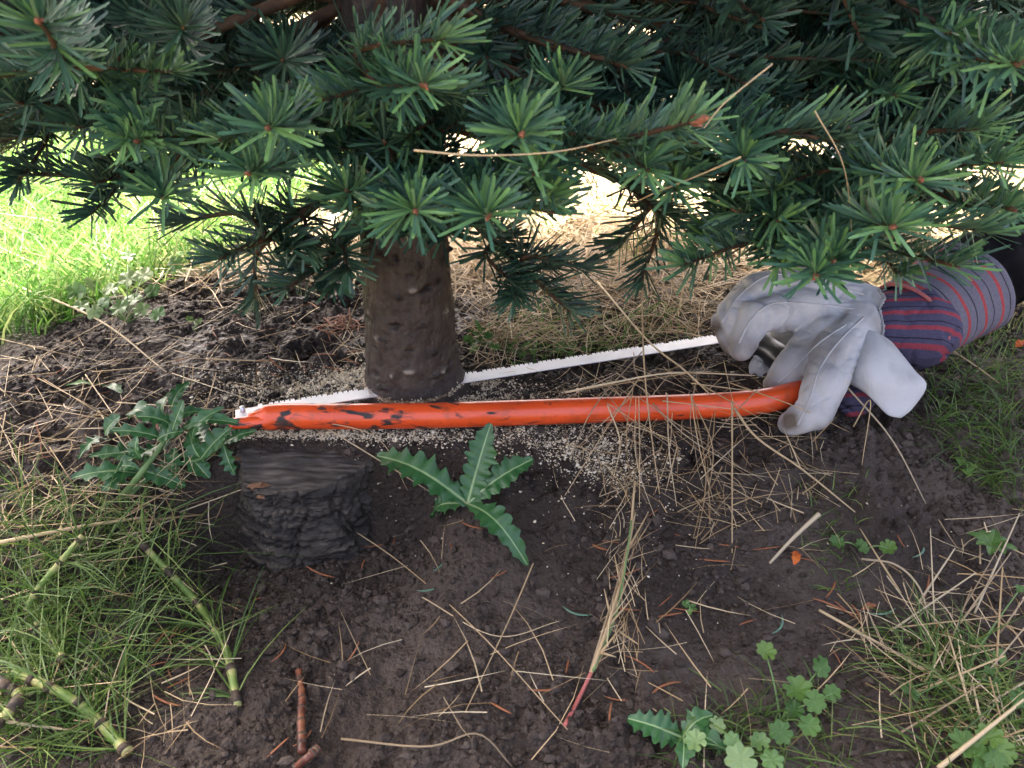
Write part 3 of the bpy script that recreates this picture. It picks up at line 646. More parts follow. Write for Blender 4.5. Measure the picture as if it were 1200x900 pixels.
person = empty('person', (.95, 1.4, 0)); tag(person, 'kneeling person in black jacket and pale jeans pushing the saw with a gloved hand', 'person')
wr = W(1130, 336, .945); el = W(1330, 215, 1.12); sh = np.array([1.00, 1.36, .74]); 
hipL = np.array([.92, 1.62, .42]); hipR = np.array([1.14, 1.50, .42]); sh2 = np.array([.78, 1.60, .76]); chest = np.array([.92, 1.50, .70]); belly = np.array([1.0, 1.54, .50]); neck = np.array([.86, 1.44, .83]); head = np.array([.82, 1.40, .95])
kneeL = np.array([.55, 1.22, .245]); ankL = np.array([.60, 1.42, .05]); kneeR = np.array([1.02, 1.12, .07]); ankR = np.array([1.24, 1.50, .06])
el2 = np.array([.66, 1.52, .50]); wr2 = np.array([.58, 1.30, .36])
caps = [(wr, el, .053, .066, 0), (el, sh, .062, .072, 0), (sh, chest, .08, .14, 0), (chest, belly, .145, .14, 0), (sh2, chest, .08, .14, 0), (belly, (hipL+hipR)/2, .14, .145, 0), (chest, neck, .10, .06, 0),
        (sh2, el2, .07, .058, 0), (el2, wr2, .056, .045, 0), ((hipL+hipR)/2, hipL, .13, .10, 1), ((hipL+hipR)/2, hipR, .13, .10, 1),
        (hipL, kneeL, .098, .065, 1), (kneeL, ankL, .062, .048, 1), (hipR, kneeR, .098, .066, 1), (kneeR, ankR, .06, .045, 1),
        (ankL+[0, .02, -.01], ankL+[-.05, -.17, -.025], .042, .034, 3), (ankR+[0, 0, -.02], ankR+[.06, .17, -.025], .042, .034, 3),
        (neck, head, .052, .06, 2), (head, head+[-.02, -.02, .06], .085, .088, 2), (head+[-.06, -.06, -.02], head+[-.075, -.075, -.01], .022, .014, 2), (head+[-.03, -.03, -.045], head+[-.05, -.05, -.05], .05, .03, 2),
        (head+[-.085, -.085, .02], head+[-.098, -.098, -.005], .008, .014, 2)]
caps += [(wr2, wr2+[-.03, -.06, -.035], .035, .042, 4)]
for k in range(4):
    b0 = wr2+np.array([-.055+.022*k, -.085, -.05]); caps.append((b0, b0+[-.01, -.045, -.03], .012, .011, 4)); caps.append((b0+[-.01, -.045, -.03], b0+[-.01, -.06, -.062], .011, .010, 4))
caps.append((wr2+[.01, -.04, -.03], wr2+[.05, -.08, -.06], .014, .011, 4))
body = capsules_mesh('body', caps, .009, 5, mats=(M['jacket'], M['jeans'], M['skin'], M['boot'], M['leather']), disp=.006, dscale=22, crease=(.006, 12)); pchild(body, person)
hc = [(head+[.025, .025, .05], head+[0, 0, .075], .09, .09, 0), (head+[.05, .05, .02], head+[.055, .055, -.03], .06, .05, 0)]
pchild(capsules_mesh('hair', hc, .008, 2, mats=(M['hair'],), disp=.004, dscale=60), person)
for s_ in (-1, 1):                                                   # eyes and mouth
    side = np.array([.707, -.707, 0])*s_*.032; q = head+np.array([-.078, -.078, .035])+side
    X, F = tube(np.array([q-[.003, .003, 0], q+[.002, .002, 0]]), .009, 10); MB().add(X, F).build('eye', M['boot'], person)

# --- the glove that holds the saw
glove = chain([(1015, 368, .925, 34), (945, 338, .90, 27), (885, 345, .885, 25), (853, 378, .875, 21), (858, 402, .868, 15)], 0)      # index finger over the far end
glove += chain([(1005, 378, .90, 32), (930, 362, .875, 26), (885, 372, .86, 22), (868, 408, .853, 15)], 0)                           # middle finger
glove += chain([(1008, 374, .905, 34), (965, 394, .868, 28), (930, 428, .853, 23), (910, 450, .856, 15)], 0)                         # ring finger closing behind the frame corner
glove += chain([(1005, 382, .89, 34), (978, 415, .838, 29), (967, 450, .812, 26), (954, 482, .808, 23), (926, 496, .816, 16)], 0)     # little finger round the corner
glove += chain([(1000, 365, .93, 30), (945, 385, .955, 22), (905, 410, .95, 18), (893, 432, .925, 16)], 0)                            # thumb behind the grip
glove += chain([(1005, 372, .91, 36), (1020, 380, .90, 37)], 0)
glove += chain([(1028, 388, .90, 43), (1072, 382, .905, 52)], 1)
glove += chain([(1012, 425, .875, 36), (1000, 466, .85, 24)], 1)
glove_o = capsules_mesh('glove', glove, .0017, 6, mats=(M['leather'], M['backcloth']), disp=.0024, dscale=26, crease=(.0032, 24), octv=2); pchild(glove_o, person)
me = glove_o.data; n = len(me.vertices); co = np.empty(n*3, np.float32); me.vertices.foreach_get('co', co); co = co.reshape(-1, 3)
A0 = W(1062, 380, .905); A1 = W(1130, 338, .945); adir = nrm((A1-A0)[None])[0]
sv = np.cross(adir, nrm(ray(1060, 400)[None])[0]); sv = nrm((sv+.5*adir)[None])[0]
a_ = me.attributes.new('st', 'FLOAT', 'POINT'); a_.data.foreach_set('value', ((co-A0)@sv+.5).astype(np.float32))
DIRT = [(955, 415, .82, .016), (948, 402, .83, .010), (850, 418, .865, .014), (868, 408, .85, .010), (920, 495, .80, .010), (940, 428, .81, .009), (905, 455, .85, .010), (838, 385, .87, .008)]
dv_ = np.zeros(n)
for (px, py, t, rad) in DIRT: dv_ = np.maximum(dv_, np.exp(-(np.linalg.norm(co-W(px, py, t), axis=1)/rad/1.6)**2))
a_ = me.attributes.new('dirt', 'FLOAT', 'POINT'); a_.data.foreach_set('value', dv_.astype(np.float32))
# welts: where leather meets cloth, and seams laid on the surface
def glove_seams():
    from mathutils.bvhtree import BVHTree
    polys = [tuple(p.vertices) for p in me.polygons]; bvh = BVHTree.FromPolygons([tuple(v) for v in co.astype(float)], polys)
    ek = {}
    for p in me.polygons:
        for k in p.edge_keys: ek.setdefault(k, []).append(p.material_index)
    mb = MB()
    for (a, b), ms in ek.items():
        if len(ms) == 2 and ms[0] != ms[1]:
            X, F = tube(np.array([co[a], co[b]], float), .0019, 5, cap=False); mb.add(X, F)
    o = mb.build('hem', M['leather']); o.parent = glove_o
    for line in ([(1012, 345), (960, 330), (905, 322), (868, 345), (846, 378)], [(1000, 362), (950, 356), (905, 356), (880, 375), (866, 402)], [(1012, 372), (985, 398), (962, 430), (950, 465), (935, 498)], [(992, 380), (960, 402), (930, 432), (912, 448)]):
        pts = []
        for (px, py) in crom(np.array([(a, b, 0) for a, b in line], float), 40)[:, :2]:
            h = bvh.ray_cast(Vector(CAM), Vector(ray(px, py)))
            if h[0] is not None: pts.append(np.array(h[0]))
        if len(pts) > 8:
            P = np.array(pts); keep = np.concatenate([[True], np.linalg.norm(np.diff(P, axis=0), axis=1) < .012]); P = P[:np.argmin(keep)] if not keep.all() else P
            if len(P) > 8: X, F = tube(P, .0011, 6); o = MB().add(X, F).build('seam', M['leather']); o.parent = glove_o
glove_seams()
# cuff: flared stiff tube with rim and binding
def cuff():
    n, ns = 26, 64; u = np.linspace(0, 1, n); P = A0+(A1-A0)*u[:, None]-adir*0
    R = .0480+.0075*u+.002*u**2; T, U, V_ = frames(P); a = np.arange(ns)*2*math.pi/ns
    rr = R[:, None]*(1+.05*np.cos(2*a+.6)[None]+.012*np.sin(5*a+3)[None]*u[:, None])+.0012*fbm(a[None]*2+u[:, None]*0, u[:, None]*7+a[None]*.5, 2)
    X = P[:, None]+rr[..., None]*(np.cos(a)[None, :, None]*V_[:, None]+np.sin(a)[None, :, None]*U[:, None])
    Xi = P[:, None]+(rr-.0025)[..., None]*(np.cos(a)[None, :, None]*V_[:, None]+np.sin(a)[None, :, None]*U[:, None])
    X = np.concatenate([X, Xi[::-1]]); n2 = 2*n; i = np.arange(n2)[:, None]*ns; i2 = (np.arange(n2)[:, None]+1) % n2*ns; j = np.arange(ns)[None]; j2 = (j+1) % ns
    F = np.stack([i+j, i+j2, i2+j2, i2+j], -1).reshape(-1, 4)
    c = MB().add(X.reshape(-1, 3), F, st=np.repeat(np.concatenate([u, u[::-1]]), ns)+.03).build('cuff', M['cuff']); c.parent = glove_o
    ring = X[0]; ring = np.concatenate([ring, ring[:2]])
    V2, F2 = tube(ring, .0022, 6, cap=False); bd = MB().add(V2, F2).build('binding', M['binding']); bd.parent = glove_o
M['binding'] = mat('binding', [(.35, .08, .09), (.45, .16, .15)], rough=.8, scale=200)
cuff()
def flap():
    """loose leather knuckle flap standing off the back of the hand"""
    Q = [[(1000, 386, .852), (1020, 387, .842), (1042, 398, .838), (1058, 416, .838)], [(997, 412, .835), (1020, 410, .815), (1045, 420, .812), (1072, 434, .822)],
         [(996, 432, .826), (1014, 436, .805), (1038, 446, .80), (1086, 452, .812)], [(994, 448, .826), (1012, 456, .81), (1030, 470, .808), (1070, 478, .812)], [(1003, 452, .83), (1022, 468, .815), (1040, 486, .812), (1056, 490, .815)]]
    G = np.array([[W(*q) for q in r] for r in Q]); n1, n2 = 18, 18
    A = np.stack([crom(G[i], n2) for i in range(5)]); B = np.stack([crom(A[:, j], n1) for j in range(n2)], 1)
    d = nrm(ray(1035, 440)[None])[0]*.0022; B = B+.0016*fbm(np.arange(n1)[:, None]*.3, np.arange(n2)[None]*.3, 2)[..., None]*d/.0022
    V = np.concatenate([B.reshape(-1, 3), (B+d).reshape(-1, 3)]); i = np.arange(n1*n2).reshape(n1, n2); f = np.stack([i[:-1, :-1], i[1:, :-1], i[1:, 1:], i[:-1, 1:]], -1).reshape(-1, 4)
    ed = np.concatenate([i[0, :], i[1:, -1], i[-1, -2::-1], i[-2:0:-1, 0]]); e2 = np.roll(ed, -1); m = n1*n2
    F = np.concatenate([f, (f+m)[:, ::-1], np.stack([ed, e2, e2+m, ed+m], 1)])
    o = MB().add(V, F).build('knuckle_flap', M['leather']); o.parent = glove_o
flap()

# ------------------------------------------------------------------ lawn, straw and grass that nobody could count
def gmesh(mats, name, label, cat, parts):
    mb = MB()
    for (V, F, r, s) in parts: mb.add(V, F, rnd=r)
    tag(mb.build(name, mats), label, cat, kind='stuff')
def grass_at(p, L, wd, lean=.5, curl=.5, segs=3):
    n = len(p); az = rng.uniform(0, 2*math.pi, n); le = np.abs(rng.normal(0, lean, n)); d = nrm(np.stack([np.cos(az)*le, np.sin(az)*le, np.ones(n)], 1))
    b = np.stack([np.cos(az), np.sin(az), -rng.uniform(.1, 1, n)], 1)*(curl*rng.uniform(.3, 1.2, n))[:, None]
    return blades(p-[0, 0, .003], d, L, wd, b, segs=segs)
def straw_at(p, L, wd, up=.12, segs=2, az=None):
    n = len(p); az = rng.uniform(0, 2*math.pi, n) if az is None else az; e = rng.normal(up*.5, up, n); d = nrm(np.stack([np.cos(az), np.sin(az), e], 1))
    b = np.stack([-np.sin(az), np.cos(az), -.5*np.abs(e)], 1)*rng.normal(0, .18, n)[:, None]
    q = p-d*np.broadcast_to(L, (n,))[:, None]*.4; q[:, 2] = np.maximum(q[:, 2], hgt(q[:, 0], q[:, 1]))+.0015+np.abs(rng.normal(0, .006, n))
    return blades(q, d, L, wd, b, ref=np.tile([0, 0, 1.], (n, 1))+rng.normal(0, .4, (n, 3)), segs=segs, prof=[.8, 1, .3] if segs == 2 else None)
n = 46000; u = rng.random(n); y = .85*(3.2/.85)**u; x = -.25-rng.random(n)*(y*.85+.35)
k = rng.random(n) < lawn_mask(x, y); x, y = x[k], y[k]; p = np.stack([x, y, hgt(x, y)], 1)
parts = [grass_at(p, rng.uniform(.03, .085, len(p))*(.8+.2*y), rng.uniform(.0016, .0032, len(p)), .45, .6)]
gmesh(M['grass'], 'lawn_grass', 'bright green lawn grass growing behind the bare soil', 'grass', parts)
n = 30000; u = rng.random(n); y = 1.02*(7/1.02)**u; x = (rng.random(n)*1.9-.95)*y
k = rng.random(n) < straw_mask(x, y)*(1-.85*lawn_mask(x, y)); x, y = x[k], y[k]; p = np.stack([x, y, np.where(y < 2.9, hgt(x, y), H(x, y))], 1)
V = straw_at(p, rng.uniform(.05, .16, len(p))*(.7+.3*y), rng.uniform(.0012, .003, len(p))*(.7+.3*y), .22)
gmesh(M['straw'], 'straw_litter', 'sunlit dry straw lying on the ground behind the fir', 'straw', [V])
n = 7000; u = rng.random(n); y = 1.1*(6/1.1)**u; x = (rng.random(n)*1.9-.95)*y; k = (fbm(x*2.5, y*2.5, 2) > .12); x, y = x[k], y[k]
p = np.stack([x, y, np.where(y < 2.9, hgt(x, y), H(x, y))], 1)
mid = scatter_px(380, [(560, 395), (640, 350), (720, 370), (800, 360), (815, 398), (700, 425), (600, 440)])
gmesh(M['grass'], 'field_grass', 'green grass mixed into the dry straw behind the fir', 'grass', [grass_at(p, rng.uniform(.03, .07, len(p)), .0028, .6, .7), grass_at(mid, rng.uniform(.015, .05, len(mid)), .0016, .9, .8)])
# finer litter on the dug soil
n1 = scatter_px(430, [(0, 410), (280, 350), (420, 380), (430, 440), (250, 520), (240, 640), (0, 640)]); n2 = scatter_px(330, [(600, 430), (860, 430), (960, 520), (960, 600), (820, 640), (700, 560)])
n3 = scatter_px(160, [(1000, 680), (1200, 600), (1200, 900), (1060, 900), (960, 760)]); n4 = scatter_px(90, [(450, 600), (980, 560), (1000, 880), (300, 880)]); n5 = scatter_px(160, [(0, 560), (270, 580), (280, 880), (0, 900)])
pp = np.concatenate([n1, n2, n3, n4, n5]); V = straw_at(pp, rng.uniform(.02, .085, len(pp)), rng.uniform(.0005, .0013, len(pp)), .2, 3)
n6 = scatter_px(1300, [(540, 300), (850, 330), (830, 400), (560, 430)]); V6 = straw_at(n6, rng.uniform(.03, .1, len(n6)), rng.uniform(.0006, .0016, len(n6)), .25, 3)
gmesh(M['straw'], 'dry_litter', 'thin dry stems and straw scattered over the dug soil', 'straw', [V, V6])
# thin living grass at the left, right and bottom
L1 = scatter_px(900, [(0, 570), (130, 590), (210, 640), (230, 740), (150, 820), (120, 900), (0, 900)]); R1 = scatter_px(900, [(1090, 395), (1200, 380), (1200, 600), (1120, 560), (1085, 500)])
R2 = scatter_px(420, [(1030, 740), (1110, 740), (1200, 800), (1200, 900), (1080, 900)]); R3 = scatter_px(220, [(790, 840), (960, 800), (1000, 900), (800, 900)]); R4 = scatter_px(90, [(940, 570), (1020, 560), (1010, 700), (940, 690)])
gmesh(M['grass_dark'], 'thin_grass', 'thin green grass sprouting at the edges of the dug soil', 'grass',
      [grass_at(L1, rng.uniform(.03, .11, len(L1)), rng.uniform(.0007, .0015, len(L1)), .8, .8), grass_at(R1, rng.uniform(.015, .045, len(R1)), .0012, .8, .7),
       grass_at(R2, rng.uniform(.02, .07, len(R2)), .0014, .8, .8), grass_at(R3, rng.uniform(.015, .05, len(R3)), .0013, .8, .8), grass_at(R4, rng.uniform(.015, .035, len(R4)), .0012, .9, .7)])
# sawdust
cl = [(420, 441, 16, 5, 700), (350, 456, 45, 5, 700), (570, 452, 22, 5, 400), (488, 467, 34, 1.2, 500), (330, 442, 50, 10, 500), (400, 448, 30, 10, 500), (300, 462, 40, 9, 300), (350, 509, 60, 4, 900), (470, 512, 50, 6, 600), (560, 468, 40, 7, 500), (620, 505, 50, 12, 700), (690, 525, 45, 14, 900), (720, 552, 30, 12, 350), (455, 462, 30, 4, 250), (640, 460, 60, 10, 300), (760, 590, 60, 25, 50), (600, 560, 160, 60, 70), (850, 650, 180, 80, 25)]
pp = np.concatenate([np.stack([rng.normal(a, c, int(n*2.4)), rng.normal(b, d*.85, int(n*2.4))], 1) for a, b, c, d, n in cl]); p = hitv(pp[:, 0], pp[:, 1], .0008); p[:, 2] += np.abs(rng.normal(0, .0012, len(p)))
an = rng.uniform(math.pi*1.02, math.pi*1.98, 900)+.12*rng.choice([-1, 0, 0, 1], 900)*rng.random(900); rr_ = trunk_r(KZ)+rng.normal(.0025, .0018, 900); zz_ = KZ-.0006+np.abs(rng.normal(0, .0012, 900))+rng.random(900)*.004*(rng.random(900) < .25)
kk_ = (perlin(an*4, an*0)+rng.normal(0, .2, 900)) > .02; an, rr_, zz_ = an[kk_], rr_[kk_], zz_[kk_]
p = np.concatenate([p, np.stack([TX+rr_*np.cos(an), TY+rr_*np.sin(an), zz_], 1)])
V, F, r = lumps(p, rng.lognormal(math.log(.00050), .5, len(p)), 1, .5, .6); mb = MB().add(V, F, rnd=r); tag(mb.build('sawdust', M['sawdust'], smooth=False), 'pale sawdust spilled on the soil round the cut', 'sawdust', kind='stuff')

# ------------------------------------------------------------------ leaves and plants
def leaf_np(base, tip, wd, lobes=6, spiny=.42, arch=.25, nrm_up=(0, 0, 1), fold=.25, n=None, wav=.12):
    """lobed leaf from base to tip with a raised outline; returns V,F,rib"""
    base = np.asarray(base, float); tip = np.asarray(tip, float); ax_ = tip-base; L = np.linalg.norm(ax_); t = ax_/L
    up = np.asarray(nrm_up, float); side = nrm(np.cross(t, up)[None])[0]; u = np.cross(side, t)
    st = np.array(sorted(set(list(np.linspace(0, 1, lobes*4+1))))); V = []; rib = []; lv = rng.uniform(.72, 1.12, (2, lobes+2))
    for k, s in enumerate(st):
        env = wd*.5*(math.sin(math.pi*min(1, s*.92+.06))**.75)*(1 if s < .97 else .4)
        ph = (s*lobes) % 1; saw = (1-spiny)+spiny*(ph**1.5 if ph > .01 else 1.0)
        c = base+ax_*s+u*L*arch*math.sin(math.pi*s)
        for q in (-1, -.55, -.13, -.05, .05, .13, .55, 1):
            e = env*saw*lv[int(q > 0), int(s*lobes+.001)] if abs(q) == 1 else env*min(saw, .8) if abs(q) < .6 else env
            fw = t*(abs(q) == 1)*(.12*L/lobes)
            V.append(c+side*q*(e if abs(q) > .2 else wd*.42*(1-.6*s))+u*(abs(q)*fold*e+wav*env*math.sin(s*lobes*6.28+q*2)*abs(q))+fw); rib.append(.95 if abs(q) < .1 else rng.uniform(.1, .45))
    V = np.array(V); m = len(st); i = np.arange(m-1)[:, None]*8+np.arange(7)[None]; F = np.stack([i, i+1, i+9, i+8], -1).reshape(-1, 4)
    return V, F, np.array(rib)
def plant(name, loc, label, cat, group=None):
    e = empty(name, tuple(loc)); tag(e, label, cat, group); return e
def add_leaf(par, base, tip, wd, mat_='thistle', name='leaf', **k):
    V, F, r = leaf_np(base, tip, wd, **k); return MB().add(V, F, rib=r, rnd=r).build(name, M[mat_], par)
def add_stem(par, pts, r0, r1, mat_='weed', name='stem'):
    P = crom(pts, 14); X, F = tube(P, np.linspace(r0, r1, 14), 6); return MB().add(X, F, rnd=.5).build(name, M[mat_], par)
def round_leaf(par, c, r, normal=(0, -.3, 1), lobes=7, mat_='weed', depth=.22):
    nrm_ = nrm(np.array([normal], float))[0]; a = nrm(np.cross(nrm_, [0, 1, .3])[None])[0]; b = np.cross(nrm_, a); n = lobes*6; o = rng.uniform(0, 6)
    r = r*.85; V = [np.asarray(c)-nrm_*r*.10]; cup = rng.normal(.05, .15); sag = rng.normal(0, .2)
    for ring, f in ((1, .5), (2, 1.0)):
        for k in range(n):
            th = k*2*math.pi/n; m = 1-depth*abs(math.sin(th*lobes/2))**4*(ring == 2)*1.0
            m *= .55 if abs((th-math.pi+math.pi) % (2*math.pi)-math.pi) < .12 and ring == 2 else 1
            rr = r*f*m; V.append(np.asarray(c)+rr*(math.cos(th+o)*a+math.sin(th+o)*b)+nrm_*r*(.07*math.sin(th*lobes)*f+cup*f*f+sag*math.cos(th)*f+rng.normal(0, .03)))
    F = [[0, 1+k, 1+(k+1) % n, -1] for k in range(n)]+[[1+k, 1+n+k, 1+n+(k+1) % n, 1+(k+1) % n] for k in range(n)]
    return MB().add(np.array(V), np.array(F), rnd=rng.uniform(.0, 1.)).build('leaf', M[mat_], par)

# thistle before the saw
b = hit(548, 594, .004); th = plant('thistle', b, 'dark green spiny thistle rosette growing right before the saw frame', 'thistle')
for (tx, ty, h, wd, ar) in ((442, 534, .035, .044, .16), (575, 497, .05, .038, .04), (624, 538, .034, .037, .10), (618, 662, .006, .031, .30), (508, 606, .012, .03, .2)):
    add_leaf(th, b+np.array([0, 0, .004]), hit(tx, ty, h), wd, lobes=7, arch=ar, fold=.22, nrm_up=(0, -.45, 1), wav=.16)
# prickly plant to the left of the saw nose
b = hit(140, 585, .003); tl = plant('thistle', b, 'sprawling pale stemmed thistle plant reaching over the nose of the saw', 'thistle')
add_stem(tl, [b, hit(165, 555, .03), hit(190, 520, .045), hit(205, 490, .05)], .0036, .002, 'weed_pale')
add_stem(tl, [b+[.004, 0, 0], hit(190, 550, .02), hit(235, 538, .03), hit(262, 520, .035)], .0028, .0016, 'weed_pale')
LL = [(200, 515, 205, 458, .04), (200, 500, 240, 482, .04), (205, 500, 160, 488, .05), (195, 515, 130, 505, .04), (190, 520, 150, 540, .03), (200, 510, 215, 470, .06), (210, 505, 283, 497, .045), (235, 538, 272, 500, .05),
      (262, 522, 275, 556, .03), (262, 520, 300, 505, .03), (215, 530, 245, 560, .02), (205, 525, 200, 560, .02), (180, 535, 105, 535, .02), (165, 555, 85, 560, .02), (160, 550, 120, 575, .015), (225, 520, 262, 478, .05), (200, 480, 222, 448, .04)]
LL += [(rng.uniform(120, 250), rng.uniform(490, 560), 0, 0, rng.uniform(.01, .05)) for k in range(14)]
LL = [q if q[2] else (q[0], q[1], q[0]+rng.normal(0, 30), q[1]+rng.normal(-8, 18), q[4]) for q in LL]
for (ax1, ay1, bx1, by1, h) in LL: add_leaf(tl, hit(ax1, ay1, h*.8), hit(bx1, by1, h+.008), rng.uniform(.018, .026), lobes=4, arch=rng.uniform(-.05, .3), nrm_up=(rng.normal(0, .4), -.5, 1), spiny=.5, wav=.2)
b = hit(125, 452, .002); t3 = plant('thistle_seedling', b, 'small two leaved thistle seedling on the bare soil by the lawn', 'seedling')
add_leaf(t3, b, hit(142, 461, .004), .016, lobes=3, arch=.1); add_leaf(t3, b, hit(78, 452, .01), .012, mat_='weed_pale', lobes=3, arch=.1)
b = hit(800, 865, .003); t4 = plant('thistle', b, 'low spiny thistle with glossy leaf beside lobed weed leaves', 'thistle')
add_leaf(t4, b, hit(736, 842, .008), .030, lobes=6, arch=.1, nrm_up=(0, -.4, 1)); add_leaf(t4, b, hit(835, 838, .01), .024, lobes=4); add_leaf(t4, b, hit(800, 900, .01), .02, lobes=4); add_leaf(t4, b, hit(850, 880, .012), .022, lobes=4)
# lobed-leaf weeds
def weed(name, label, base_px, leaves, r, mat_='weed', group=None, cat='weed', lobes=7, h=.02):
    b = hit(*base_px, .001); e = plant(name, b, label, cat, group)
    for (px, py, s) in leaves:
        hh = h*rng.uniform(.6, 1.3); c = hit(px, py, hh); add_stem(e, [b, (b+c)/2+[0, 0, .004], c-[0, 0, .001]], .0008, .0006, 'weed_pale'); round_leaf(e, c, r*s, (rng.normal(0, .25), -.45+rng.normal(0, .2), 1), lobes, mat_)
    return e
weed('geranium_weed', 'tall lobed leaf weed with one leaf on a bare bent stalk', (915, 845), [(897, 763, 1.0), (934, 808, 1.25), (962, 782, .9), (930, 832, .9), (955, 822, 1.0), (975, 812, .8), (948, 850, .9), (915, 858, 1.0)], .0105, h=.03)
weed('geranium_weed', 'broad pale leaves of a lobed weed beside the spiny thistle leaf', (870, 890), [(868, 890, 1.4), (815, 868, 1.0), (840, 850, .8), (890, 870, .9), (905, 890, 1.0), (858, 868, .8)], .0100, 'weed_pale', h=.02)
weed('geranium_weed', 'lobed green weed under straw at the bare soil corner', (1140, 890), [(1130, 872, 1.3), (1160, 862, 1.1), (1150, 892, 1.2), (1180, 880, 1.0), (1195, 818, .9), (1165, 890, 1.1)], .0105, h=.02)
weed('clover_weed', 'small clover leaves scattered among dry straw and grass tuft', (1120, 800), [(1063, 806, .9), (1073, 815, .8), (1172, 768, 1.0), (1160, 785, .8), (1168, 800, .8), (1195, 690, .7)], .0070, h=.012, lobes=3)
weed('ground_weed', 'three little lobed leaves in a row on bare soil', (1010, 645), [(980, 635, 1.0), (1010, 640, 1.1), (1041, 642, 1.1)], .0085, h=.010)
weed('clover_weed', 'tiny lone clover sprig on the bare soil', (808, 712), [(804, 707, 1.0), (812, 712, 1.0), (808, 717, .8)], .0045, h=.006, lobes=3)
weed('clover_weed', 'small clover sprig low on the soil near the glove', (1130, 545), [(1126, 540, 1.0), (1134, 552, 1.0), (1140, 546, .8)], .0060, h=.006, lobes=3)
weed('buttercup_weed', 'pale shining lobed leaves at the edge of the lawn', (150, 378), [(90, 342, 1.2), (108, 332, 1.0), (130, 338, 1.1), (150, 326, 1.3), (168, 322, 1.2), (155, 350, 1.2), (178, 340, 1.0), (140, 360, 1.2), (165, 362, 1.0), (185, 368, 1.0), (205, 308, 1.1), (120, 355, 1.0), (110, 365, 1.0), (95, 358, 1.0), (150, 300, 1.0)], .013, 'weed_pale', h=.035, lobes=5)
weed('herb_weed', 'small leafy weed growing behind the blade beside the trunk', (563, 402), [(548, 398, .9), (572, 392, .9), (580, 405, 1.0), (555, 408, .9), (618, 405, .8), (612, 415, .8)], .0085, h=.018, lobes=5)
weed('herb_weed', 'weed with small bright leaves by the pale dead stem behind the blade', (650, 412), [(648, 398, .7), (625, 410, .8), (655, 405, .7), (670, 415, .7), (685, 408, .8)], .0075, h=.012, lobes=3)
weed('herb_weed', 'sparse low weed on bare soil by the lawn edge', (228, 378), [(222, 374, .9), (234, 378, .9), (229, 384, .7)], .0075, h=.008, lobes=5)
# long leaf of the plant right of trunk
b = hit(563, 400, .002); sp = plant('plantain_weed', b, 'narrow leaved rosette weed close behind the blade', 'weed')
for (tx, ty, h) in ((548, 388, .02), (577, 380, .03), (585, 398, .012), (552, 405, .008), (556, 375, .035)): add_leaf(sp, b, hit(tx, ty, h), .008, 'weed', lobes=2, spiny=.05, arch=.15)
# smooth rosette
b = hit(1160, 642, .008); ro = plant('rosette_weed', b, 'neat bright rosette of smooth oval leaves on bare soil', 'weed')
for k in range(8):
    an = k*.785+.2; rad = .020 if k % 2 else .016; tpp = b+np.array([math.cos(an)*rad, math.sin(an)*rad, .007]); add_leaf(ro, b+[0, 0, .003], tpp, .010, 'weed', lobes=2, spiny=.04, arch=.15, fold=.15)
# horsetails
def horsetail(label, pts, r, nodes, whorl=True, red=False, group=None, dark=.3):
    P = crom([hit(x, y, h) for x, y, h in pts], 60); e = plant('horsetail', P[0], label, 'horsetail', group)
    ring = np.clip(np.linspace(.06, .96, nodes)+rng.normal(0, .25/nodes, nodes), .03, .97); r = r*.82
    seg = np.linalg.norm(P[-1]-P[0]); sp = np.linspace(0, 1, 60); dn = np.min(np.abs(sp[:, None]-ring[None]), axis=1)*seg
    R = r*np.linspace(.85, 1.05, 60)*(1+.10*np.exp(-dn/.004))*(1+.05*rng.normal(size=60)); hn = np.clip(.25+.75*dn/.011, 0, 1)
    X, F = tube(P, R, 12); MB().add(X, F, rnd=.5, hn=np.concatenate([np.repeat(hn, 12), [.1, .1]])).build('stem', M['horse_red' if red else 'horsetail'], e)
    for s in ring:
        i = int(s*59); T = nrm((P[min(i+1, 59)]-P[max(i-1, 0)])[None])[0]; ln = r*(.9 if not red else .6)*(1+dark*rng.uniform(0, 5)*(not red))
        Q = np.array([P[i]-T*ln*.5, P[i], P[i]+T*ln*.5]); X, F = tube(Q, np.array([1.07, 1.22, 1.12])*R[i], 12); MB().add(X, F).build('sheath', M['horse_dark'], e)
    if whorl:
        mb = MB()
        for s in ring:
            i = int(s*59); T, U, Vv = frames(P); n = 13; a = rng.uniform(0, 6.28, n); d = nrm(np.cos(a)[:, None]*U[i]+np.sin(a)[:, None]*Vv[i]-T[i]*.7); d[:, 2] = np.abs(d[:, 2])*.55+.12
            d[:, 0] -= .35
            V, F, rr, ss = blades(np.tile(P[i], (n, 1)), nrm(d), rng.uniform(.04, .105, n), .0012, np.tile([0, 0, -.4], (n, 1))+rng.normal(0, .15, (n, 3)), segs=4, prof=[1, 1, .9, .8, .3]); mb.add(V, F, rnd=rr)
        o = mb.build('side_branches', M['grass_dark'], e); o['kind'] = 'stuff'
horsetail('banded green horsetail stem leaning on bare soil beside the stump', [(165, 636, .035), (207, 680, .03), (232, 708, .025), (257, 747, .018), (268, 772, .012), (278, 828, .0)], .0040, 7, dark=.5)
horsetail('yellow green horsetail shoot rising through the grass', [(97, 628, .06), (70, 660, .045), (43, 693, .03), (30, 720, .02)], .0036, 4, dark=.1)
horsetail('horsetail stem lying in the grass with a dark joint and pale tip', [(15, 788, .03), (73, 813, .025), (110, 840, .018), (150, 882, .008)], .0048, 5, dark=.3)
horsetail('short green horsetail piece poking from the grass', [(43, 730, .03), (60, 752, .025), (75, 775, .015)], .0040, 3, dark=.15)
horsetail('thick horsetail stub with black joints at the grass edge', [(0, 800, .035), (22, 818, .03), (-5, 850, .02)], .0048, 4, whorl=False, dark=.6)
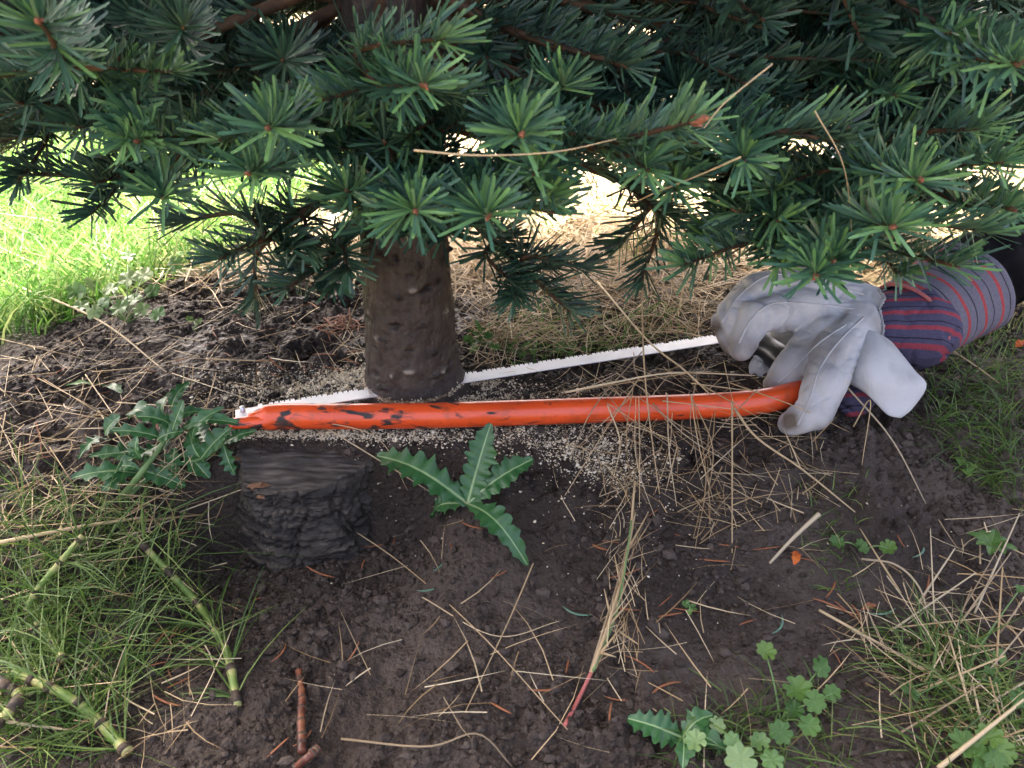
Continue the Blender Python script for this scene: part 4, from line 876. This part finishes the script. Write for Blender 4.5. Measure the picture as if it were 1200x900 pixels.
horsetail('dead rust red horsetail stem lying on the soil', [(350, 786, .006), (354, 815, .008), (353, 845, .007), (354, 882, .004)], .0037, 7, whorl=False, red=True)
horsetail('short dark red broken horsetail piece beside the rust red stem', [(347, 899, .004), (360, 888, .010), (373, 877, .012)], .0036, 3, whorl=False, red=True)
horsetail('dead pale jointed stem standing behind the blade', [(702, 358, .05), (704, 380, .03), (705, 402, .006)], .0034, 7, whorl=False, red=False, dark=.2)
# dead plant with pink stem
b = hit(662, 850, .004); dp = plant('dead_plant', b, 'withered straw coloured plant with pink lower stem lying on soil', 'dead plant')
add_stem(dp, [b, hit(680, 815, .01), hit(693, 788, .014)], .0017, .0016, 'pinkstem')
add_stem(dp, [hit(693, 788, .014), hit(712, 735, .02), hit(728, 680, .026), hit(738, 630, .03), hit(744, 565, .04)], .0016, .0010, 'straw', 'stalk')
add_stem(dp, [hit(695, 786, .014), hit(720, 725, .022), hit(731, 675, .03), hit(740, 610, .036)], .0014, .0007, 'weed_pale', 'stalk')
add_stem(dp, [hit(692, 788, .013), hit(708, 735, .018), hit(722, 690, .022), hit(735, 640, .024)], .0014, .0008, 'straw_grey', 'stalk')
for (a1, b1) in (((700, 770), (732, 730)), ((712, 735), (742, 700)), ((718, 720), (745, 660)), ((728, 690), (720, 650)), ((735, 650), (745, 600)), ((705, 765), (722, 770)), ((715, 720), (708, 690)), ((738, 640), (760, 600)), ((726, 740), (748, 755))):
    add_stem(dp, [hit(*a1, .018), hit((a1[0]+b1[0])/2, (a1[1]+b1[1])/2, .028), hit(*b1, .026)], .0012, .0004, 'straw', 'side_stem')
mb = MB(); pts = np.array([hit(rng.uniform(705, 750), rng.uniform(560, 770), .022) for k in range(90)]); V, F, r, s_ = straw_at(pts, rng.uniform(.02, .06, 90), .0006, .4, 3, rng.normal(1.3, .5, 90)); mb.add(V, F, rnd=r); mb.build('fibre', M['straw'], dp)['kind'] = 'stuff'

# long dry stalks that can be told apart
def stalk(pts, r=.0008, label='dry grass stalk bent over the saw frame', group='dry stalks over the saw', mat_='straw'):
    P = crom([hit(*q) if len(q) == 3 else W(*q[:3]) for q in pts], 18); X, F = tube(P, np.linspace(r, r*.55, 18), 5); o = MB().add(X, F, rnd=rng.uniform(.25, .95)).build('dry_stalk', M[mat_]); return tag(o, label, 'stalk', group)
stalk([(700, 330, .02), (757, 397, .06), (800, 432, .07), (832, 462, .06)], .0013, 'thick tan stalk slanting across blade and towards the orange frame', None)
stalk([(752, 330, .1), (754, 410, .085), (760, 483, .055), (773, 580, .0)], .0010, 'upright tan stalk crossing in front of blade and frame', None)
stalk([(662, 460, .05), (720, 448, .065), (790, 437, .07), (885, 440, .05)], .0012, 'arched tan stalk lying level above the orange frame', None)
stalk([(860, 478, .055), (887, 513, .04), (940, 550, .025), (1002, 600, .0)], .0014, 'stout pale stalk running from the frame towards bare soil', None)
stalk([(858, 470, .055), (858, 560, .03), (858, 648, .0)], .0010, 'straight upright straw standing under the orange frame', None)
stalk([(994, 455, .05), (1045, 515, .03), (1085, 590, .0)], .0010, 'thin stalk slanting down from the knuckle flap of the glove', None, 'straw_grey')
stalk([(1000, 500, .02), (1020, 470, .05), (1010, 545, .0)], .0008, 'bent straw under the glove', None)
stalk([(1112, 408, .02), (1145, 430, .012), (1172, 450, .004)], .0012, 'pale straw lying on bare soil beside the cuff', None)
stalk([(860, 185, .55), (800, 215, .62), (740, 310, .7), (700, 370, .75)][::-1] and [(742, 300, .12), (790, 220, .2), (812, 190, .24)], .0008, 'dry straw caught in the fir above the blade', None)
stalk([(0, 328, .02), (110, 372, .03), (195, 436, .005)], .0016, 'long tan stalk lying from the lawn onto bare soil', None)
stalk([(0, 636, .02), (90, 618, .02), (170, 606, .014)], .0022, 'broad pale straw lying in the left grass', None)
stalk([(160, 611, .012), (237, 603, .008)], .0018, 'short broad straw beside the stump', None)
stalk([(960, 602, .03), (930, 630, .018), (902, 660, .003)], .0024, 'stout brown dead stalk leaning on bare soil', None, 'straw_grey')
stalk([(400, 612, .012), (470, 660, .01), (560, 740, .01), (665, 855, .003)], .0007, 'long thin straw lying diagonally over the bare soil', None)
stalk([(625, 660, .012), (595, 730, .01), (545, 835, .003)], .0007, 'thin straw crossing the long diagonal one on soil', None)
stalk([(495, 700, .005), (580, 745, .008), (655, 728, .004)], .0006, 'thin straw lying level across two crossed straws', None)
stalk([(380, 500, .03), (470, 555, .025), (505, 577, .008)], .0008, 'thin straw hanging from the frame over the stump', None)
stalk([(350, 490, .045), (440, 512, .035), (478, 575, .0)], .0006, 'thin bent straw beside the thistle leaf', None)
stalk([(1010, 655, .004), (1050, 662, .02), (1078, 690, .02), (1090, 735, .004)], .0012, 'bent brown stalk arching over the bare soil corner', None, 'straw_grey')
stalk([(960, 715, .004), (1040, 760, .01), (1110, 800, .006), (1180, 840, .004)], .0014, 'long pale stalk lying at the edge of the right grass', None)
stalk([(1100, 900, .02), (1150, 860, .03), (1200, 820, .035)], .0020, 'thick straw rising from the lobed weed at the corner', None)
stalk([(0, 845, .012), (100, 858, .008)], .0014, 'straw stem among the horsetails', None)
stalk([(400, 866, .006), (500, 875, .012), (560, 860, .02), (600, 898, .004)], .0010, 'greenish straw looping over the soil edge', None, 'straw_grey')
lab = 'thin dry straw fanned over the soil under the orange frame'
for k in range(34):
    a = (rng.normal(770, 45), rng.normal(455, 22)); an = rng.normal(.15, .75); L = rng.uniform(70, 190); e = (a[0]+math.sin(an)*L, a[1]+abs(math.cos(an))*L)
    m = ((a[0]+e[0])/2+rng.normal(0, 10), (a[1]+e[1])/2); h0 = rng.uniform(.02, .075)
    stalk([(a[0], a[1], h0), (m[0], m[1], h0*.75+.005), (e[0], e[1], .002)], rng.uniform(.0004, .0008), lab, 'dry straws under the frame', 'straw' if k % 3 else 'straw_grey')
lab = 'thin dry straw strewn over the soil between lawn and stump'
for k in range(40):
    a = (rng.uniform(0, 250), rng.uniform(420, 640)); an = rng.uniform(0, 6.28); L = rng.uniform(50, 170); e = (a[0]+math.cos(an)*L, a[1]+math.sin(an)*L*.6)
    stalk([(a[0], a[1], .004), ((a[0]+e[0])/2, (a[1]+e[1])/2, rng.uniform(.01, .04)), (e[0], e[1], .004)], rng.uniform(.0005, .0009), lab, 'dry straws by the lawn', 'straw')
lab = 'dry straw standing or lying in the right grass'
for k in range(26):
    a = (rng.uniform(1040, 1200), rng.uniform(690, 890)); an = rng.normal(-1.2, .9); L = rng.uniform(50, 150); e = (a[0]+math.cos(an)*L, a[1]+math.sin(an)*L)
    stalk([(a[0], a[1], .003), ((a[0]+e[0])/2, (a[1]+e[1])/2, .02), (e[0], e[1], rng.uniform(.005, .045))], rng.uniform(.0006, .0012), lab, 'dry straws in right grass', 'straw' if k % 2 else 'straw_grey')

def air_stalk(pts, r, label):
    P = crom([W(*q) for q in pts], 18); X, F = tube(P, np.linspace(r, r*.5, 18), 5); tag(MB().add(X, F, rnd=.7).build('dry_stalk', M['straw']), label, 'stalk')
air_stalk([(485, 176, .47), (560, 182, .46), (650, 178, .46), (722, 163, .47)], .0007, 'thin dry straw lodged level across the fir tips')
air_stalk([(868, 184, .50), (820, 205, .53), (770, 225, .56), (738, 240, .58)], .0007, 'dry straw lodged in the fir below the big red bud')
air_stalk([(905, 75, .48), (850, 120, .47), (825, 150, .47)], .0006, 'dry straw sticking up from the big red bud')
air_stalk([(955, 130, .5), (990, 200, .52), (1000, 300, .6)], .0005, 'hair thin straw hanging from the fir over the glove')
# fallen orange fir needles and bark chips
def strip_mesh(L, wd, curve):
    n = 7; s = np.linspace(-.5, .5, n); P = np.stack([s*L, curve*L*(s*s*4-.5), .0006+.0006*np.abs(s)], 1); X, F = tube(P, np.array([.3, .8, 1, 1, 1, .8, .3])*wd*.5, 6, flat=.45); return MB().add(X, F, rnd=.5).mesh('needle')
SM = [strip_mesh(.026, .0019, c) for c in (.0, .04, -.06, .10)]
for m_ in SM: m_.materials.append(M['rust'])
spots = [(440, 640), (427, 660), (665, 780), (750, 778), (855, 640), (780, 805), (1085, 690), (205, 745), (185, 752), (178, 780), (210, 800), (200, 790), (125, 460), (195, 822), (400, 575), (318, 548), (345, 545), (560, 600), (700, 640), (715, 840), (975, 690), (940, 655)]
spots += [(rng.uniform(280, 1150), rng.uniform(570, 890)) for k in range(34)]+[(rng.normal(400, 14), rng.normal(382, 7)) for k in range(40)]+[(rng.uniform(240, 420), rng.uniform(350, 440)) for k in range(24)]+[(rng.uniform(0, 240), rng.uniform(420, 560)) for k in range(14)]
for k, (px, py) in enumerate(spots):
    p = hit(px, py, .0022+(.008*rng.random() if 56 <= k < 96 else 0)); o = link('fallen_needle', SM[rng.integers(4)]); o.location = p; o.rotation_euler = (rng.normal(0, .25), rng.normal(0, .25), rng.uniform(0, 6.28)); s_ = rng.uniform(.7, 1.25); o.scale = (s_, s_, s_)
    if 56 <= k < 96: tag(o, 'dead rust coloured needle in the little heap beside the trunk', 'needle', 'needle heap by the trunk')
    elif k in (14, 15, 16): tag(o, 'dead rust coloured fir needle lying on the stump', 'needle', 'fallen needles on the stump')
    elif py < 460 and px > 239: tag(o, 'dead rust coloured fir needle on soil between lawn and trunk behind the saw', 'needle', 'fallen needles behind the saw')
    elif px < 240: tag(o, 'dead rust coloured fir needle on soil amid the horsetails and straw', 'needle', 'fallen needles by the horsetails')
    elif px < 690: tag(o, 'dead rust coloured fir needle on soil between stump and pink stemmed dead plant', 'needle', 'fallen needles before the stump')
    else: tag(o, 'dead rust coloured fir needle on soil between dead plant and lobed weeds', 'needle', 'fallen needles by the weeds')
GN = strip_mesh(.026, .0021, .15); GN.materials.append(M['needle_new'])
for (px, py, a) in ((517, 660, 1.2), (675, 718, -.4), (1078, 647, .8), (1035, 718, .2), (913, 733, 1.0), (505, 690, .4)):
    o = link('fresh_needle', GN); o.location = hit(px, py, .003); o.rotation_euler = (0, 0, a); tag(o, 'fresh green fir needle dropped on the bare soil', 'needle', 'green needles on the soil')
def small_leaf(px, py, L, wd, a, label, m_='leaf_red', h=.004):
    p = hit(px, py, h); d = np.array([math.cos(a), math.sin(a), .15])*L/2; V, F, r = leaf_np(p-d, p+d, wd, lobes=3, spiny=.3, arch=.1, wav=.2); o = MB().add(V, F, rib=r, rnd=r).build('fallen_leaf', M[m_]); tag(o, label, 'leaf')
small_leaf(932, 654, .016, .011, 1.2, 'orange red fallen leaf on bare soil by the brown stalk')
small_leaf(1197, 404, .018, .016, .4, 'bright red fallen leaf in the grass beside the sleeve', h=.02)
small_leaf(1018, 712, .014, .008, .2, 'small brown fallen leaf curled on the bare soil', 'rust')
